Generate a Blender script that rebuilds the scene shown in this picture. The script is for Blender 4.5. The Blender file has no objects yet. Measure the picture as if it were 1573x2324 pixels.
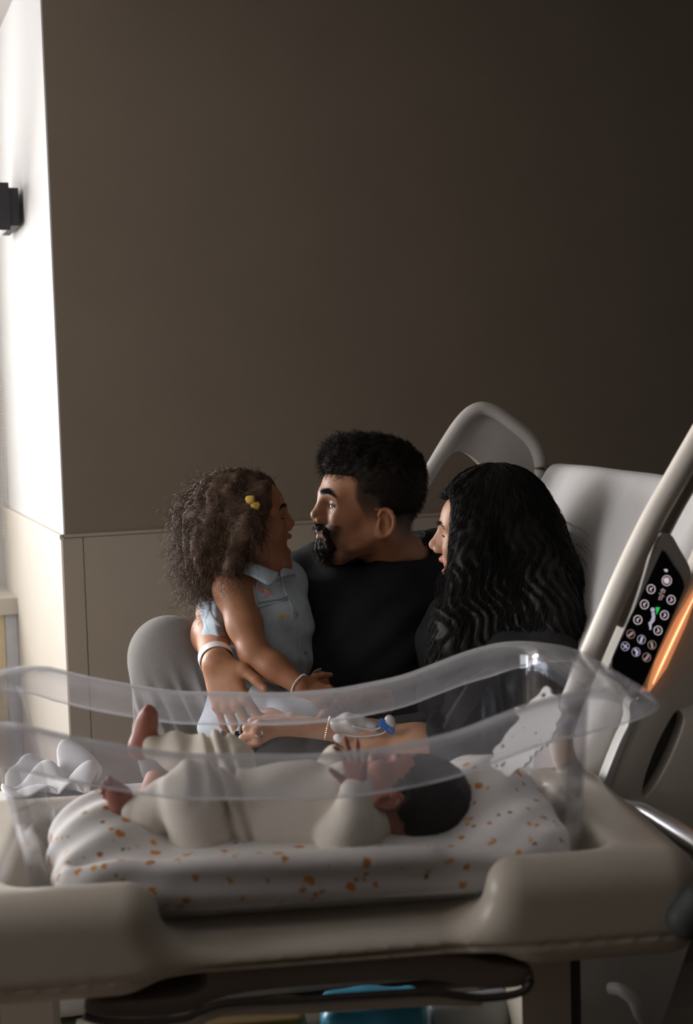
import bpy, bmesh, math, random
import numpy as np
from mathutils import Vector, noise as mnoise
random.seed(7); RNG = np.random.default_rng(11)
sc = bpy.context.scene
COL = sc.collection

# ------------------------------------------------------------------ camera
FPX = 3228.0
CAM_O = np.array([0.0, 0.0, 1.4])
_p, _r = math.radians(4.5), math.radians(1.6)
_f0 = np.array([0, math.cos(_p), -math.sin(_p)]); _u0 = np.array([0, math.sin(_p), math.cos(_p)]); _r0 = np.array([1.0, 0, 0])
CAM_U = _u0 * math.cos(_r) + _r0 * math.sin(_r); CAM_R = _r0 * math.cos(_r) - _u0 * math.sin(_r)

def ray(x, y): return _f0 + CAM_R * (x - 786.5) / FPX + CAM_U * (1162 - y) / FPX
def P(x, y, Y):                      # the point seen at photo pixel (x, y) at depth Y in the room
    d = ray(x, y); return CAM_O + d * (Y / d[1])
def PP(x, y, q, n):                  # the point seen at photo pixel (x, y) on a plane
    d = ray(x, y); n = np.asarray(n, float); return CAM_O + d * (np.dot(np.asarray(q) - CAM_O, n) / np.dot(d, n))

cd = bpy.data.cameras.new('camera'); cam = bpy.data.objects.new('camera', cd); COL.objects.link(cam)
from mathutils import Matrix
cam.matrix_world = Matrix(((CAM_R[0], CAM_U[0], -_f0[0], 0), (CAM_R[1], CAM_U[1], -_f0[1], 0), (CAM_R[2], CAM_U[2], -_f0[2], 1.4), (0, 0, 0, 1)))
cd.sensor_fit = 'VERTICAL'; cd.sensor_height = 36.0; cd.lens = 36.0 * FPX / 2324.0
cd.clip_start = 0.05; cd.clip_end = 60
cd.dof.use_dof = True; cd.dof.focus_distance = 2.9; cd.dof.aperture_fstop = 4.0
sc.camera = cam

# ------------------------------------------------------------------ room frame: the back wall and the window recess beside it
def V(*a): return np.array(a, float)
WYAW = math.radians(20)
WC = P(148, 1213, 3.7)               # where the chair rail meets the outer corner
WU = V(math.cos(WYAW), math.sin(WYAW), 0); WV = V(-math.sin(WYAW), math.cos(WYAW), 0)
RAIL_Z = WC[2]; CEIL = 2.57; RECESS = 1.28
def W(u, v, z): return V(WC[0], WC[1], 0) + WU * u + WV * v + V(0, 0, z)

# ------------------------------------------------------------------ light
world = bpy.data.worlds.new('world'); sc.world = world; world.use_nodes = True
wn = world.node_tree.nodes; wl = world.node_tree.links
bg = wn['Background']; bg.inputs[0].default_value = (0.86, 0.93, 1.0, 1); bg.inputs[1].default_value = 3.0
def area_light(name, loc, target, sx, sy, power, col):
    ld = bpy.data.lights.new(name, 'AREA'); ld.shape = 'RECTANGLE'; ld.size = sx; ld.size_y = sy; ld.energy = power; ld.color = col
    o = bpy.data.objects.new(name, ld); COL.objects.link(o); o.location = Vector(loc)
    o.rotation_euler = (Vector(target) - Vector(loc)).to_track_quat('-Z', 'Y').to_euler(); return o
WIN_U0, WIN_U1, WIN_Z0, WIN_Z1 = -0.75, -2.9, 0.84, 2.42
wc = W((WIN_U0 + WIN_U1) / 2, RECESS + 0.16, (WIN_Z0 + WIN_Z1) / 2)
area_light('window_daylight', wc, wc - WV, abs(WIN_U1 - WIN_U0), WIN_Z1 - WIN_Z0, 330.0, (1.0, 0.97, 0.93))
W2_V0, W2_V1 = -2.1, -.4
FLU = -3.0                           # the left side wall
wc2 = W(FLU - .16, (W2_V0 + W2_V1) / 2, (WIN_Z0 + WIN_Z1) / 2)
area_light('added_side_fill', wc2, wc2 + WU, W2_V1 - W2_V0, WIN_Z1 - WIN_Z0, 60.0, (1.0, 0.97, 0.94))  # unseen side fill, added to light the faces and back wall from the left
vs = sc.view_settings
sc.display_settings.display_device = 'sRGB'
vs.view_transform = 'Standard'; vs.look = 'None'; vs.gamma = 1.0; vs.use_curve_mapping = False; vs.exposure = 0.0
try:
    sc.cycles.use_denoising = True; sc.cycles.max_bounces = 10; sc.cycles.transparent_max_bounces = 24; sc.cycles.sample_clamp_indirect = 4.0
except Exception: pass

# ------------------------------------------------------------------ materials
def mat(name, col, rough=0.5, spec=0.4, metal=0.0, var=0.06, scale=30, bump=0.0, bscale=200, attr=False, sheen=0.0, emit=None, estr=0.0, coat=0.0, sss=0.0, stretch=None):
    m = bpy.data.materials.new(name); m.use_nodes = True
    n, l = m.node_tree.nodes, m.node_tree.links; b = n['Principled BSDF']
    b.inputs['Roughness'].default_value = rough; b.inputs['Metallic'].default_value = metal
    b.inputs['Specular IOR Level'].default_value = spec
    b.inputs['Sheen Weight'].default_value = sheen; b.inputs['Coat Weight'].default_value = coat
    if sss: b.inputs['Subsurface Weight'].default_value = sss; b.inputs['Subsurface Scale'].default_value = 0.01; b.inputs['Subsurface Radius'].default_value = (1, .35, .2)
    tc = n.new('ShaderNodeTexCoord'); nz = n.new('ShaderNodeTexNoise'); nz.inputs['Scale'].default_value = scale; nz.inputs['Detail'].default_value = 4
    src = tc.outputs['Object']
    if stretch:
        mp = n.new('ShaderNodeMapping'); mp.inputs['Scale'].default_value = stretch; l.new(src, mp.inputs[0]); src = mp.outputs[0]
    l.new(src, nz.inputs['Vector'])
    mr = n.new('ShaderNodeMapRange'); mr.inputs['To Min'].default_value = 1 - var; mr.inputs['To Max'].default_value = 1 + var
    mr.inputs['From Min'].default_value = .25; mr.inputs['From Max'].default_value = .75
    l.new(nz.outputs['Fac'], mr.inputs['Value'])
    mx = n.new('ShaderNodeMix'); mx.data_type = 'RGBA'; mx.blend_type = 'MULTIPLY'; mx.inputs[0].default_value = 1
    if attr:
        at = n.new('ShaderNodeAttribute'); at.attribute_name = 'Col'; l.new(at.outputs['Color'], mx.inputs[6])
    else: mx.inputs[6].default_value = (*col, 1)
    l.new(mr.outputs[0], mx.inputs[7]); l.new(mx.outputs[2], b.inputs['Base Color'])
    if bump:
        n2 = n.new('ShaderNodeTexNoise'); n2.inputs['Scale'].default_value = bscale; n2.inputs['Detail'].default_value = 3; l.new(src, n2.inputs['Vector'])
        bp = n.new('ShaderNodeBump'); bp.inputs['Strength'].default_value = bump; bp.inputs['Distance'].default_value = 0.002
        l.new(n2.outputs['Fac'], bp.inputs['Height']); l.new(bp.outputs[0], b.inputs['Normal'])
    if emit: b.inputs['Emission Color'].default_value = (*emit, 1); b.inputs['Emission Strength'].default_value = estr
    return m

def acrylic(name):
    m = bpy.data.materials.new(name); m.use_nodes = True; n, l = m.node_tree.nodes, m.node_tree.links
    n.remove(n['Principled BSDF']); out = n['Material Output']
    lw = n.new('ShaderNodeLayerWeight'); lw.inputs['Blend'].default_value = 0.35
    tr = n.new('ShaderNodeBsdfTransparent'); gl = n.new('ShaderNodeBsdfGlossy'); gl.inputs['Roughness'].default_value = 0.04; gl.inputs['Color'].default_value = (.9, .92, .95, 1)
    df = n.new('ShaderNodeBsdfTranslucent'); df.inputs['Color'].default_value = (.60, .59, .60, 1)
    d2 = n.new('ShaderNodeBsdfDiffuse'); d2.inputs['Color'].default_value = (.60, .59, .60, 1)
    tc = n.new('ShaderNodeTexCoord'); nz = n.new('ShaderNodeTexNoise'); nz.inputs['Scale'].default_value = 6; l.new(tc.outputs['Object'], nz.inputs['Vector'])
    hz = n.new('ShaderNodeMixShader'); hz.inputs[0].default_value = .5; l.new(df.outputs[0], hz.inputs[1]); l.new(d2.outputs[0], hz.inputs[2])
    at = n.new('ShaderNodeAttribute'); at.attribute_name = 'haze_glint'
    ma = n.new('ShaderNodeMath'); ma.operation = 'MULTIPLY'; mr = n.new('ShaderNodeMapRange'); mr.inputs['To Min'].default_value = .7; mr.inputs['To Max'].default_value = 1.3
    l.new(nz.outputs['Fac'], mr.inputs['Value']); l.new(at.outputs['Fac'], ma.inputs[0]); l.new(mr.outputs[0], ma.inputs[1])
    tr.inputs['Color'].default_value = (.965, .965, .975, 1)
    m1 = n.new('ShaderNodeMixShader'); l.new(ma.outputs[0], m1.inputs[0]); l.new(tr.outputs[0], m1.inputs[1]); l.new(hz.outputs[0], m1.inputs[2])
    fr = n.new('ShaderNodeMath'); fr.operation = 'MULTIPLY'; fr.inputs[1].default_value = .42; l.new(lw.outputs['Fresnel'], fr.inputs[0])
    m2 = n.new('ShaderNodeMixShader'); l.new(fr.outputs[0], m2.inputs[0]); l.new(m1.outputs[0], m2.inputs[1]); l.new(gl.outputs[0], m2.inputs[2])
    l.new(m2.outputs[0], out.inputs['Surface']); return m

def floral(name):
    m = mat(name, (.72, .69, .65), .85, .15, var=.05, scale=8, bump=.25, bscale=60)
    n, l = m.node_tree.nodes, m.node_tree.links; b = n['Principled BSDF']; base = b.inputs['Base Color'].links[0].from_socket
    tc = n.new('ShaderNodeTexCoord'); cur = base
    nz = n.new('ShaderNodeTexNoise'); nz.inputs['Scale'].default_value = 90; l.new(tc.outputs['Object'], nz.inputs['Vector'])
    wob = n.new('ShaderNodeMix'); wob.data_type = 'VECTOR'; wob.inputs[0].default_value = .012; l.new(tc.outputs['Object'], wob.inputs[4]); l.new(nz.outputs['Color'], wob.inputs[5])
    for off, col, r, key in (((.31, .2, .1), (.20, .16, .06), .0038, 1), ((.305, .195, .107), (.60, .24, .05), .0066, 0), ((.75, .4, .6), (.62, .33, .08), .0056, 0), ((.13, .77, .42), (.58, .23, .05), .0054, 0), ((.52, .61, .93), (.60, .30, .07), .0048, 0), ((.525, .605, .936), (.22, .17, .06), .0034, 0), ((.745, .41, .594), (.40, .16, .05), .0042, 0)):
        mp = n.new('ShaderNodeMapping'); mp.inputs['Location'].default_value = off; l.new(wob.outputs[1], mp.inputs[0])
        vo = n.new('ShaderNodeTexVoronoi'); vo.inputs['Scale'].default_value = 27; vo.inputs['Randomness'].default_value = .8; l.new(mp.outputs[0], vo.inputs['Vector'])
        mr = n.new('ShaderNodeMapRange'); mr.inputs['From Min'].default_value = r * 27 * 1.15; mr.inputs['From Max'].default_value = r * 27 * .75; l.new(vo.outputs['Distance'], mr.inputs['Value'])
        mx = n.new('ShaderNodeMix'); mx.data_type = 'RGBA'; l.new(mr.outputs[0], mx.inputs[0]); l.new(cur, mx.inputs[6]); mx.inputs[7].default_value = (*col, 1); cur = mx.outputs[2]
    l.new(cur, b.inputs['Base Color']); return m

# ------------------------------------------------------------------ object helpers
def link(o, parent=None):
    COL.objects.link(o)
    if parent is not None:
        o.parent = parent; o.matrix_parent_inverse = Matrix.Translation(-Vector(parent.location))
    return o
def tag(o, label=None, cat=None, group=None, kind=None):
    if label: o['label'] = label
    if cat: o['category'] = cat
    if group: o['group'] = group
    if kind: o['kind'] = kind
    return o
def thing(name, label, cat, loc, group=None):
    o = bpy.data.objects.new(name, None); o.empty_display_size = .05; COL.objects.link(o); o.location = Vector(loc)
    return tag(o, label, cat, group)
def fast_mesh(name, v, q):           # v (N,3), q (M,k) all faces of one size
    me = bpy.data.meshes.new(name); v = np.ascontiguousarray(v, np.float32); q = np.ascontiguousarray(q, np.int32); k = q.shape[1]
    me.vertices.add(len(v)); me.vertices.foreach_set('co', v.ravel())
    me.loops.add(q.size); me.loops.foreach_set('vertex_index', q.ravel())
    me.polygons.add(len(q)); me.polygons.foreach_set('loop_start', np.arange(0, q.size, k, dtype=np.int32))
    me.update(calc_edges=True); me.validate()
    me.polygons.foreach_set('use_smooth', np.ones(len(me.polygons), bool)); return me
def obj(name, me, m, parent=None):
    o = bpy.data.objects.new(name, me); me.materials.append(m) if m else None
    return link(o, parent)
def set_col(me, cols, name='Col'):
    a = me.color_attributes.new(name, 'FLOAT_COLOR', 'POINT'); c = np.ones((len(me.vertices), 4), np.float32); c[:, :3] = cols; a.data.foreach_set('color', c.ravel())
def bm_obj(name, bm, m, parent=None, smooth=False, bevel=0, seg=3):
    if bevel: bmesh.ops.bevel(bm, geom=[e for e in bm.edges if len(e.link_faces) == 2 and e.calc_face_angle(0) > .5], offset=bevel, segments=seg, profile=.5, affect='EDGES', clamp_overlap=True)
    bmesh.ops.recalc_face_normals(bm, faces=bm.faces)
    me = bpy.data.meshes.new(name); bm.to_mesh(me); bm.free()
    for p in me.polygons: p.use_smooth = smooth
    if smooth:
        try: me.set_sharp_from_angle(angle=math.radians(38))
        except Exception: pass
    return obj(name, me, m, parent)
def box8(bm, c8):                    # 8 corners: bottom ring then top ring
    vs = [bm.verts.new(tuple(p)) for p in c8]
    for f in ((0, 1, 2, 3), (7, 6, 5, 4), (0, 4, 5, 1), (1, 5, 6, 2), (2, 6, 7, 3), (3, 7, 4, 0)): bm.faces.new([vs[i] for i in f])
def wbox(bm, fr, u0, u1, v0, v1, z0, z1):
    box8(bm, [fr(u, v, z) for z in (z0, z1) for u, v in ((u0, v0), (u1, v0), (u1, v1), (u0, v1))])
def fbox(name, fr, lims, m, parent=None, bevel=.003, seg=2):
    bm = bmesh.new(); wbox(bm, fr, *lims); return bm_obj(name, bm, m, parent, smooth=bevel > 0, bevel=bevel, seg=seg)
def spline(pts, n=8, closed=False):  # Catmull-Rom
    pts = np.asarray(pts, float); N = len(pts); out = []
    for i in range(N if closed else N - 1):
        g = (lambda j: pts[j % N]) if closed else (lambda j: pts[min(max(j, 0), N - 1)])
        a, b, c, d = g(i - 1), g(i), g(i + 1), g(i + 2)
        for t in np.arange(n) / n: out.append(.5 * (2 * b + (c - a) * t + (2 * a - 5 * b + 4 * c - d) * t * t + (3 * b - a - 3 * c + d) * t ** 3))
    if not closed: out.append(pts[-1])
    return np.array(out)
def tubes(Q, R, sides=3, caps=False):   # Q (N,M,3), R (N,M) -> verts, quads
    N, M, _ = Q.shape; T = np.gradient(Q, axis=1); T /= np.linalg.norm(T, axis=2, keepdims=True) + 1e-9
    ref = np.where(np.abs(T[:, :1, 2:3]) > .8, V(1, 0, 0), V(0, 0, 1)) * np.ones((N, M, 1))
    A = np.cross(T, ref); A /= np.linalg.norm(A, axis=2, keepdims=True) + 1e-9; B = np.cross(T, A)
    an = np.arange(sides) * 2 * np.pi / sides
    v = Q[:, :, None] + R[:, :, None, None] * (A[:, :, None] * np.cos(an)[None, None, :, None] + B[:, :, None] * np.sin(an)[None, None, :, None])
    idx = np.arange(N * M * sides).reshape(N, M, sides); nx = np.roll(idx, -1, axis=2)
    q = np.stack([idx[:, :-1], nx[:, :-1], nx[:, 1:], idx[:, 1:]], -1).reshape(-1, 4)
    return v.reshape(-1, 3), q
def tube(name, pts, r, m, parent=None, sides=14, n=8, smooth=True):
    q = spline(pts, n) if smooth else np.asarray(pts, float); q = q[None]
    rr = np.full(q.shape[:2], r) if np.isscalar(r) else np.interp(np.linspace(0, 1, q.shape[1]), np.linspace(0, 1, len(r)), r)[None]
    c0, c1 = q[:, :1], q[:, -1:]; q = np.concatenate([c0, q, c1], 1); e = 1e-4
    q[:, 0] -= (q[:, 2] - q[:, 1]) * e; q[:, -1] += (q[:, -2] - q[:, -3]) * e
    rr = np.concatenate([rr[:, :1] * 1e-3, rr, rr[:, -1:] * 1e-3], 1)
    v, f = tubes(q, rr, sides); return obj(name, fast_mesh(name, v, f), m, parent)
def prism(name, pts, n, thick, m, parent=None, bevel=.004, seg=3, holes=()):   # outline points on a plane, given thickness along n
    n = np.asarray(n, float); bm = bmesh.new()
    if holes:
        es = []
        for loop in [pts, *holes]:
            vs = [bm.verts.new(tuple(p)) for p in loop]
            es += [bm.edges.new((vs[i], vs[(i + 1) % len(vs)])) for i in range(len(vs))]
        bmesh.ops.triangle_fill(bm, use_beauty=True, use_dissolve=True, edges=es, normal=tuple(n))
        bmesh.ops.dissolve_limit(bm, angle_limit=.01, verts=bm.verts, edges=bm.edges) if False else None
    else: bm.faces.new([bm.verts.new(tuple(p)) for p in pts])
    r = bmesh.ops.extrude_face_region(bm, geom=list(bm.faces))
    bmesh.ops.translate(bm, vec=tuple(n * thick), verts=[x for x in r['geom'] if isinstance(x, bmesh.types.BMVert)])
    return bm_obj(name, bm, m, parent, smooth=True, bevel=bevel, seg=seg)
def ring_pts(c, a, b, r, n=24): return [c + a * r * math.cos(t) + b * r * math.sin(t) for t in np.arange(n) * 2 * math.pi / n]
def nrm(v): v = np.asarray(v, float); return v / np.linalg.norm(v)
def rotv(v, ax, deg):
    ax = nrm(ax); a = math.radians(deg); return v * math.cos(a) + np.cross(ax, v) * math.sin(a) + ax * np.dot(ax, v) * (1 - math.cos(a))
def vnoise(p, s, seed=0):            # smooth pseudo noise from summed sines, vectorised, about -1..1
    r = np.random.default_rng(seed); o = np.zeros(len(p))
    for k in range(6):
        d = r.normal(size=3); d /= np.linalg.norm(d); o += np.sin(p @ d * s * (0.7 + .9 * k / 5) + r.uniform(0, 6.28))
    return o / 3.0
# ------------------------------------------------------------------ implicit surfaces, meshed block by block
class Sdf:
    def __init__(s): s.p = []; s.warp = None
    def _add(s, fn, lo, hi, k, op): s.p.append((fn, np.asarray(lo, float), np.asarray(hi, float), k, op)); return s
    def cap(s, a, b, ra, rb=None, k=.01, op='u'):
        a = np.asarray(a, float); b = np.asarray(b, float); rb = ra if rb is None else rb; d = b - a; L = max(d @ d, 1e-12); m = max(ra, rb)
        def fn(p):
            t = np.clip((p - a) @ d / L, 0, 1); return np.sqrt((((p - a) - t[:, None] * d) ** 2).sum(1)) - (ra + (rb - ra) * t)
        return s._add(fn, np.minimum(a, b) - m, np.maximum(a, b) + m, k, op)
    def chain(s, pts, rs, k=.01, op='u'):
        for i in range(len(pts) - 1): s.cap(pts[i], pts[i + 1], rs[i], rs[i + 1], k, op)
        return s
    def ell(s, c, r, k=.01, op='u', M=None):
        c = np.asarray(c, float); r = np.broadcast_to(np.asarray(r, float), 3); Mx = np.eye(3) if M is None else np.asarray(M, float).T   # rows of M = local axes
        ext = np.sqrt(((Mx * r[None]) ** 2).sum(1))
        def fn(p):
            q = (p - c) @ Mx; k0 = np.sqrt(((q / r) ** 2).sum(1)); k1 = np.sqrt(((q / r ** 2) ** 2).sum(1)) + 1e-9
            return np.where(k0 < 1e-6, -r.min(), k0 * (k0 - 1) / k1)
        return s._add(fn, c - ext, c + ext, k, op)
    def box(s, c, h, r=.01, k=.01, op='u', M=None):
        c = np.asarray(c, float); h = np.asarray(h, float); Mx = np.eye(3) if M is None else np.asarray(M, float).T
        ext = (np.abs(Mx) * h[None]).sum(1)
        def fn(p):
            q = np.abs((p - c) @ Mx) - (h - r); return np.sqrt((np.maximum(q, 0) ** 2).sum(1)) + np.minimum(q.max(1), 0) - r
        return s._add(fn, c - ext, c + ext, k, op)
    def _eval(s, p, prims):
        d = np.full(len(p), 1e3)
        for fn, lo, hi, k, op in prims:
            e = fn(p)
            if op == 'u':
                h = np.maximum(k - np.abs(d - e), 0) / k; d = np.minimum(d, e) - h * h * k * .25
            elif op == 'i':
                h = np.maximum(k - np.abs(d - e), 0) / k; d = np.maximum(d, e) + h * h * k * .25
            else:
                h = np.maximum(k - np.abs(d + e), 0) / k; d = np.maximum(d, -e) + h * h * k * .25
        if s.warp is not None: d = d + s.warp(p)
        return d
    def mesh(s, name, h=.0025, B=10, wmax=.006):
        add = [q for q in s.p if q[4] == 'u']
        lo = np.min([q[1] for q in add], 0) - .03; hi = np.max([q[2] for q in add], 0) + .03
        nb = np.ceil((hi - lo) / (B * h)).astype(int) + 1
        g = np.stack(np.meshgrid(*[np.arange(n) for n in nb], indexing='ij'), -1).reshape(-1, 3)
        cen = lo + (g + .5) * B * h; keep = np.zeros(len(g), bool)
        for i in range(0, len(g), 60000): keep[i:i + 60000] = np.abs(s._eval(cen[i:i + 60000], s.p)) < B * h * .87 * 1.45 + wmax
        g = g[keep]; N = (nb * B + 2).astype(np.int64)
        loc = np.stack(np.meshgrid(*[np.arange(B + 1)] * 3, indexing='ij'), -1).reshape(-1, 3)
        cs = [(0, 0, 0), (1, 0, 0), (0, 1, 0), (1, 1, 0), (0, 0, 1), (1, 0, 1), (0, 1, 1), (1, 1, 1)]
        ed = [(0, 1), (2, 3), (4, 5), (6, 7), (0, 2), (1, 3), (4, 6), (5, 7), (0, 4), (1, 5), (2, 6), (3, 7)]
        keys, verts, quads = [], [], []
        key = lambda c: (c[:, 0] * N[1] + c[:, 1]) * N[2] + c[:, 2]
        for b in g:
            b0 = lo + b * B * h; b1 = b0 + B * h
            pr = s.p if len(s.p) <= 26 else [q for q in s.p if np.all(q[1] - 2 * q[3] - .022 < b1) and np.all(q[2] + 2 * q[3] + .022 > b0) or q[4] == 'i']
            if not pr: continue
            val = s._eval(b0 + loc * h, pr).reshape(B + 1, B + 1, B + 1)
            sg = val < 0
            if sg.all() or not sg.any(): continue
            c = np.stack([val[x:x + B, y:y + B, z:z + B] for x, y, z in cs], -1); ins = c < 0; n_in = ins.sum(-1)
            act = np.argwhere((n_in > 0) & (n_in < 8))
            if not len(act): continue
            cv = c[act[:, 0], act[:, 1], act[:, 2]]; acc = np.zeros((len(act), 3)); cnt = np.zeros(len(act))
            for i, j in ed:
                x = (cv[:, i] < 0) != (cv[:, j] < 0); den = cv[:, i] - cv[:, j]; t = np.where(x, cv[:, i] / np.where(np.abs(den) < 1e-12, 1e-12, den), 0)
                a_, b_ = np.array(cs[i]), np.array(cs[j]); acc += x[:, None] * (a_ + t[:, None] * (b_ - a_)); cnt += x
            gc = (act + b * B).astype(np.int64); keys.append(key(gc)); verts.append(lo + (gc + acc / cnt[:, None]) * h)
            for ax, j in ((0, 1), (1, 2), (2, 4)):
                x = (cv[:, 0] < 0) != (cv[:, j] < 0)
                if not x.any(): continue
                q = gc[x]; e1 = np.zeros(3, np.int64); e2 = np.zeros(3, np.int64); e1[(ax + 1) % 3] = 1; e2[(ax + 2) % 3] = 1
                qd = np.stack([key(q - e1 - e2), key(q - e2), key(q), key(q - e1)], -1); fl = cv[x][:, 0] >= 0; qd[fl] = qd[fl][:, ::-1]; quads.append(qd)
        keys = np.concatenate(keys); verts = np.concatenate(verts); quads = np.concatenate(quads); o = np.argsort(keys); keys = keys[o]; verts = verts[o]
        f = np.searchsorted(keys, quads); f = np.minimum(f, len(keys) - 1); ok = (keys[f] == quads).all(1); f = f[ok]
        return fast_mesh(name, verts, f)
def mverts(me):
    v = np.empty(len(me.vertices) * 3, np.float32); me.vertices.foreach_get('co', v); return v.reshape(-1, 3).astype(float)
def mnormals(me):
    v = np.empty(len(me.vertices) * 3, np.float32); me.vertices.foreach_get('normal', v); return v.reshape(-1, 3).astype(float)
def displace(me, amt):               # amt (N,) along normals
    v = mverts(me) + mnormals(me) * np.asarray(amt)[:, None]; me.vertices.foreach_set('co', v.astype(np.float32).ravel()); me.update()
def smooth_mesh(me, it=2, f=.5):
    e = np.empty(len(me.edges) * 2, np.int32); me.edges.foreach_get('vertices', e); e = e.reshape(-1, 2); v = mverts(me); n = len(v)
    deg = np.bincount(e.ravel(), minlength=n).astype(float); deg[deg == 0] = 1
    for _ in range(it):
        a = np.stack([np.bincount(e[:, 0], v[e[:, 1], k], n) + np.bincount(e[:, 1], v[e[:, 0], k], n) for k in range(3)], -1) / deg[:, None]; v = v + f * (a - v)
    me.vertices.foreach_set('co', v.astype(np.float32).ravel()); me.update()
def sstep(x, a, b): t = np.clip((x - a) / (b - a), 0, 1); return t * t * (3 - 2 * t)
def paint(cols, w, c): cols += np.clip(w, 0, 1)[:, None] * (np.asarray(c) - cols)

class Frame:                         # local axes: x forward (face), y to its left, z up
    def __init__(s, o, fwd, up, sc=1.0):
        s.o = np.asarray(o, float); s.x = nrm(fwd); up = np.asarray(up, float); s.z = nrm(up - s.x * (up @ s.x)); s.y = np.cross(s.z, s.x); s.s = sc; s.M = np.stack([s.x, s.y, s.z])
    def __call__(s, x, y, z): return s.o + (s.x * x + s.y * y + s.z * z) * s.s
    def inv(s, p): return (p - s.o) @ s.M.T / s.s
# ------------------------------------------------------------------ materials of the place
M = {}
M['wall'] = mat('paint_taupe', (.21, .167, .125), .8, .15, var=.05, scale=4, bump=.08, bscale=350)
M['white'] = mat('paint_white', (.52, .515, .505), .7, .25, var=.02, scale=6, bump=.05, bscale=300)
M['wains'] = mat('laminate_beige', (.36, .30, .238), .55, .3, var=.03, scale=5, bump=.04, bscale=400)
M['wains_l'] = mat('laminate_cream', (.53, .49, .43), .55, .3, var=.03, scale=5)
M['floor'] = mat('vinyl_floor', (.12, .095, .075), .4, .4, var=.15, scale=3, stretch=(1, 8, 1))
M['ceil'] = mat('ceiling_tile', (.42, .40, .38), .9, .1, var=.03, scale=40)
M['dark_wall'] = mat('far_room_dark', (.05, .042, .036), .9, .1, var=.05)  # unseen far walls coloured near black to cut the bounce light
M['yellow'] = mat('textured_cream_panel', (.66, .55, .36), .6, .3, var=.08, scale=45, bump=.7, bscale=130)
M['greyedge'] = mat('grey_edge_strip', (.55, .55, .58), .45, .4)
M['black'] = mat('charcoal_metal', (.022, .021, .023), .5, .4)
M['frame'] = mat('window_frame_white', (.72, .71, .69), .5, .4)
M['glass'] = acrylic('window_pane')
M['bead'] = mat('bead_plastic', (.62, .58, .52), .4, .5)

# ------------------------------------------------------------------ the setting
R0 = lambda u, v, z: W(u, v, z)
tag(fbox('floor', R0, (FLU, 4.6, -6.2, 1.7, -.06, 0), M['floor'], bevel=0), kind='structure')
tag(fbox('ceiling', R0, (FLU, 4.6, -6.2, 1.7, CEIL, CEIL + .06), M['ceil'], bevel=0), kind='structure')
tag(fbox('wall_back', R0, (0, 4.5, 0, .1, 0, CEIL), M['wall'], bevel=0), kind='structure')
tag(fbox('wall_left', R0, (-.004, .06, .0015, RECESS + .1, 0, CEIL), M['white'], bevel=0), kind='structure')
tag(fbox('wall_right', R0, (4.5, 4.6, -6.2, .1, 0, CEIL), M['dark_wall'], bevel=0), kind='structure')
tag(fbox('wall_front', R0, (FLU, 4.6, -6.3, -6.2, 0, CEIL), M['dark_wall'], bevel=0), kind='structure')
bm = bmesh.new()
for a in ((-6.3, 1.4, 0, WIN_Z0), (-6.3, 1.4, WIN_Z1, CEIL), (-6.3, W2_V0, WIN_Z0, WIN_Z1), (W2_V1, 1.4, WIN_Z0, WIN_Z1)): wbox(bm, R0, FLU - .1, FLU, a[0], a[1], a[2], a[3])
tag(bm_obj('wall_far_left', bm, M['wall']), kind='structure')
bm = bmesh.new()
for a in ((W2_V0, W2_V1, WIN_Z0, WIN_Z0 + .05), (W2_V0, W2_V1, WIN_Z1 - .05, WIN_Z1), (W2_V0, W2_V0 + .05, WIN_Z0, WIN_Z1), (W2_V1 - .05, W2_V1, WIN_Z0, WIN_Z1), (-1.28, -1.22, WIN_Z0, WIN_Z1)): wbox(bm, R0, FLU - .08, FLU - .02, a[0], a[1], a[2], a[3])
wf2 = tag(bm_obj('added_window_2', bm, M['frame']), kind='structure')  # invented window frame around the added side fill
fbox('pane', R0, (FLU - .055, FLU - .049, W2_V0 + .01, W2_V1 - .01, WIN_Z0 + .01, WIN_Z1 - .01), M['glass'], wf2, bevel=0)
bm = bmesh.new()
for a in ((FLU, -.004, 0, WIN_Z0), (FLU, -.004, WIN_Z1, CEIL), (WIN_U0, -.004, WIN_Z0, WIN_Z1), (FLU, WIN_U1, WIN_Z0, WIN_Z1)):
    wbox(bm, R0, a[0], a[1], RECESS, RECESS + .1, a[2], a[3])
tag(bm_obj('wall_window', bm, M['white']), kind='structure')
# wainscot below the chair rail
tag(fbox('trim_1', R0, (.046, 4.5, -.007, 0, 0, RAIL_Z - .010), M['wains'], bevel=.0015), kind='structure')
tag(fbox('trim_2', R0, (-.009, .0435, -.007, 0, 0, RAIL_Z - .010), M['wains'], bevel=.0015), kind='structure')
tag(fbox('trim_3', R0, (-.010, 4.5, -.0085, 0, RAIL_Z - .008, RAIL_Z), M['wains'], bevel=.001), kind='structure')
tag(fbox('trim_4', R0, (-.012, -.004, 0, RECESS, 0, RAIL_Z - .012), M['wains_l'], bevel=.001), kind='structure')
tag(fbox('trim_5', R0, (-.016, -.004, -.0085, RECESS, RAIL_Z - .012, RAIL_Z), M['wains_l'], bevel=.0015), kind='structure')
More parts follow.
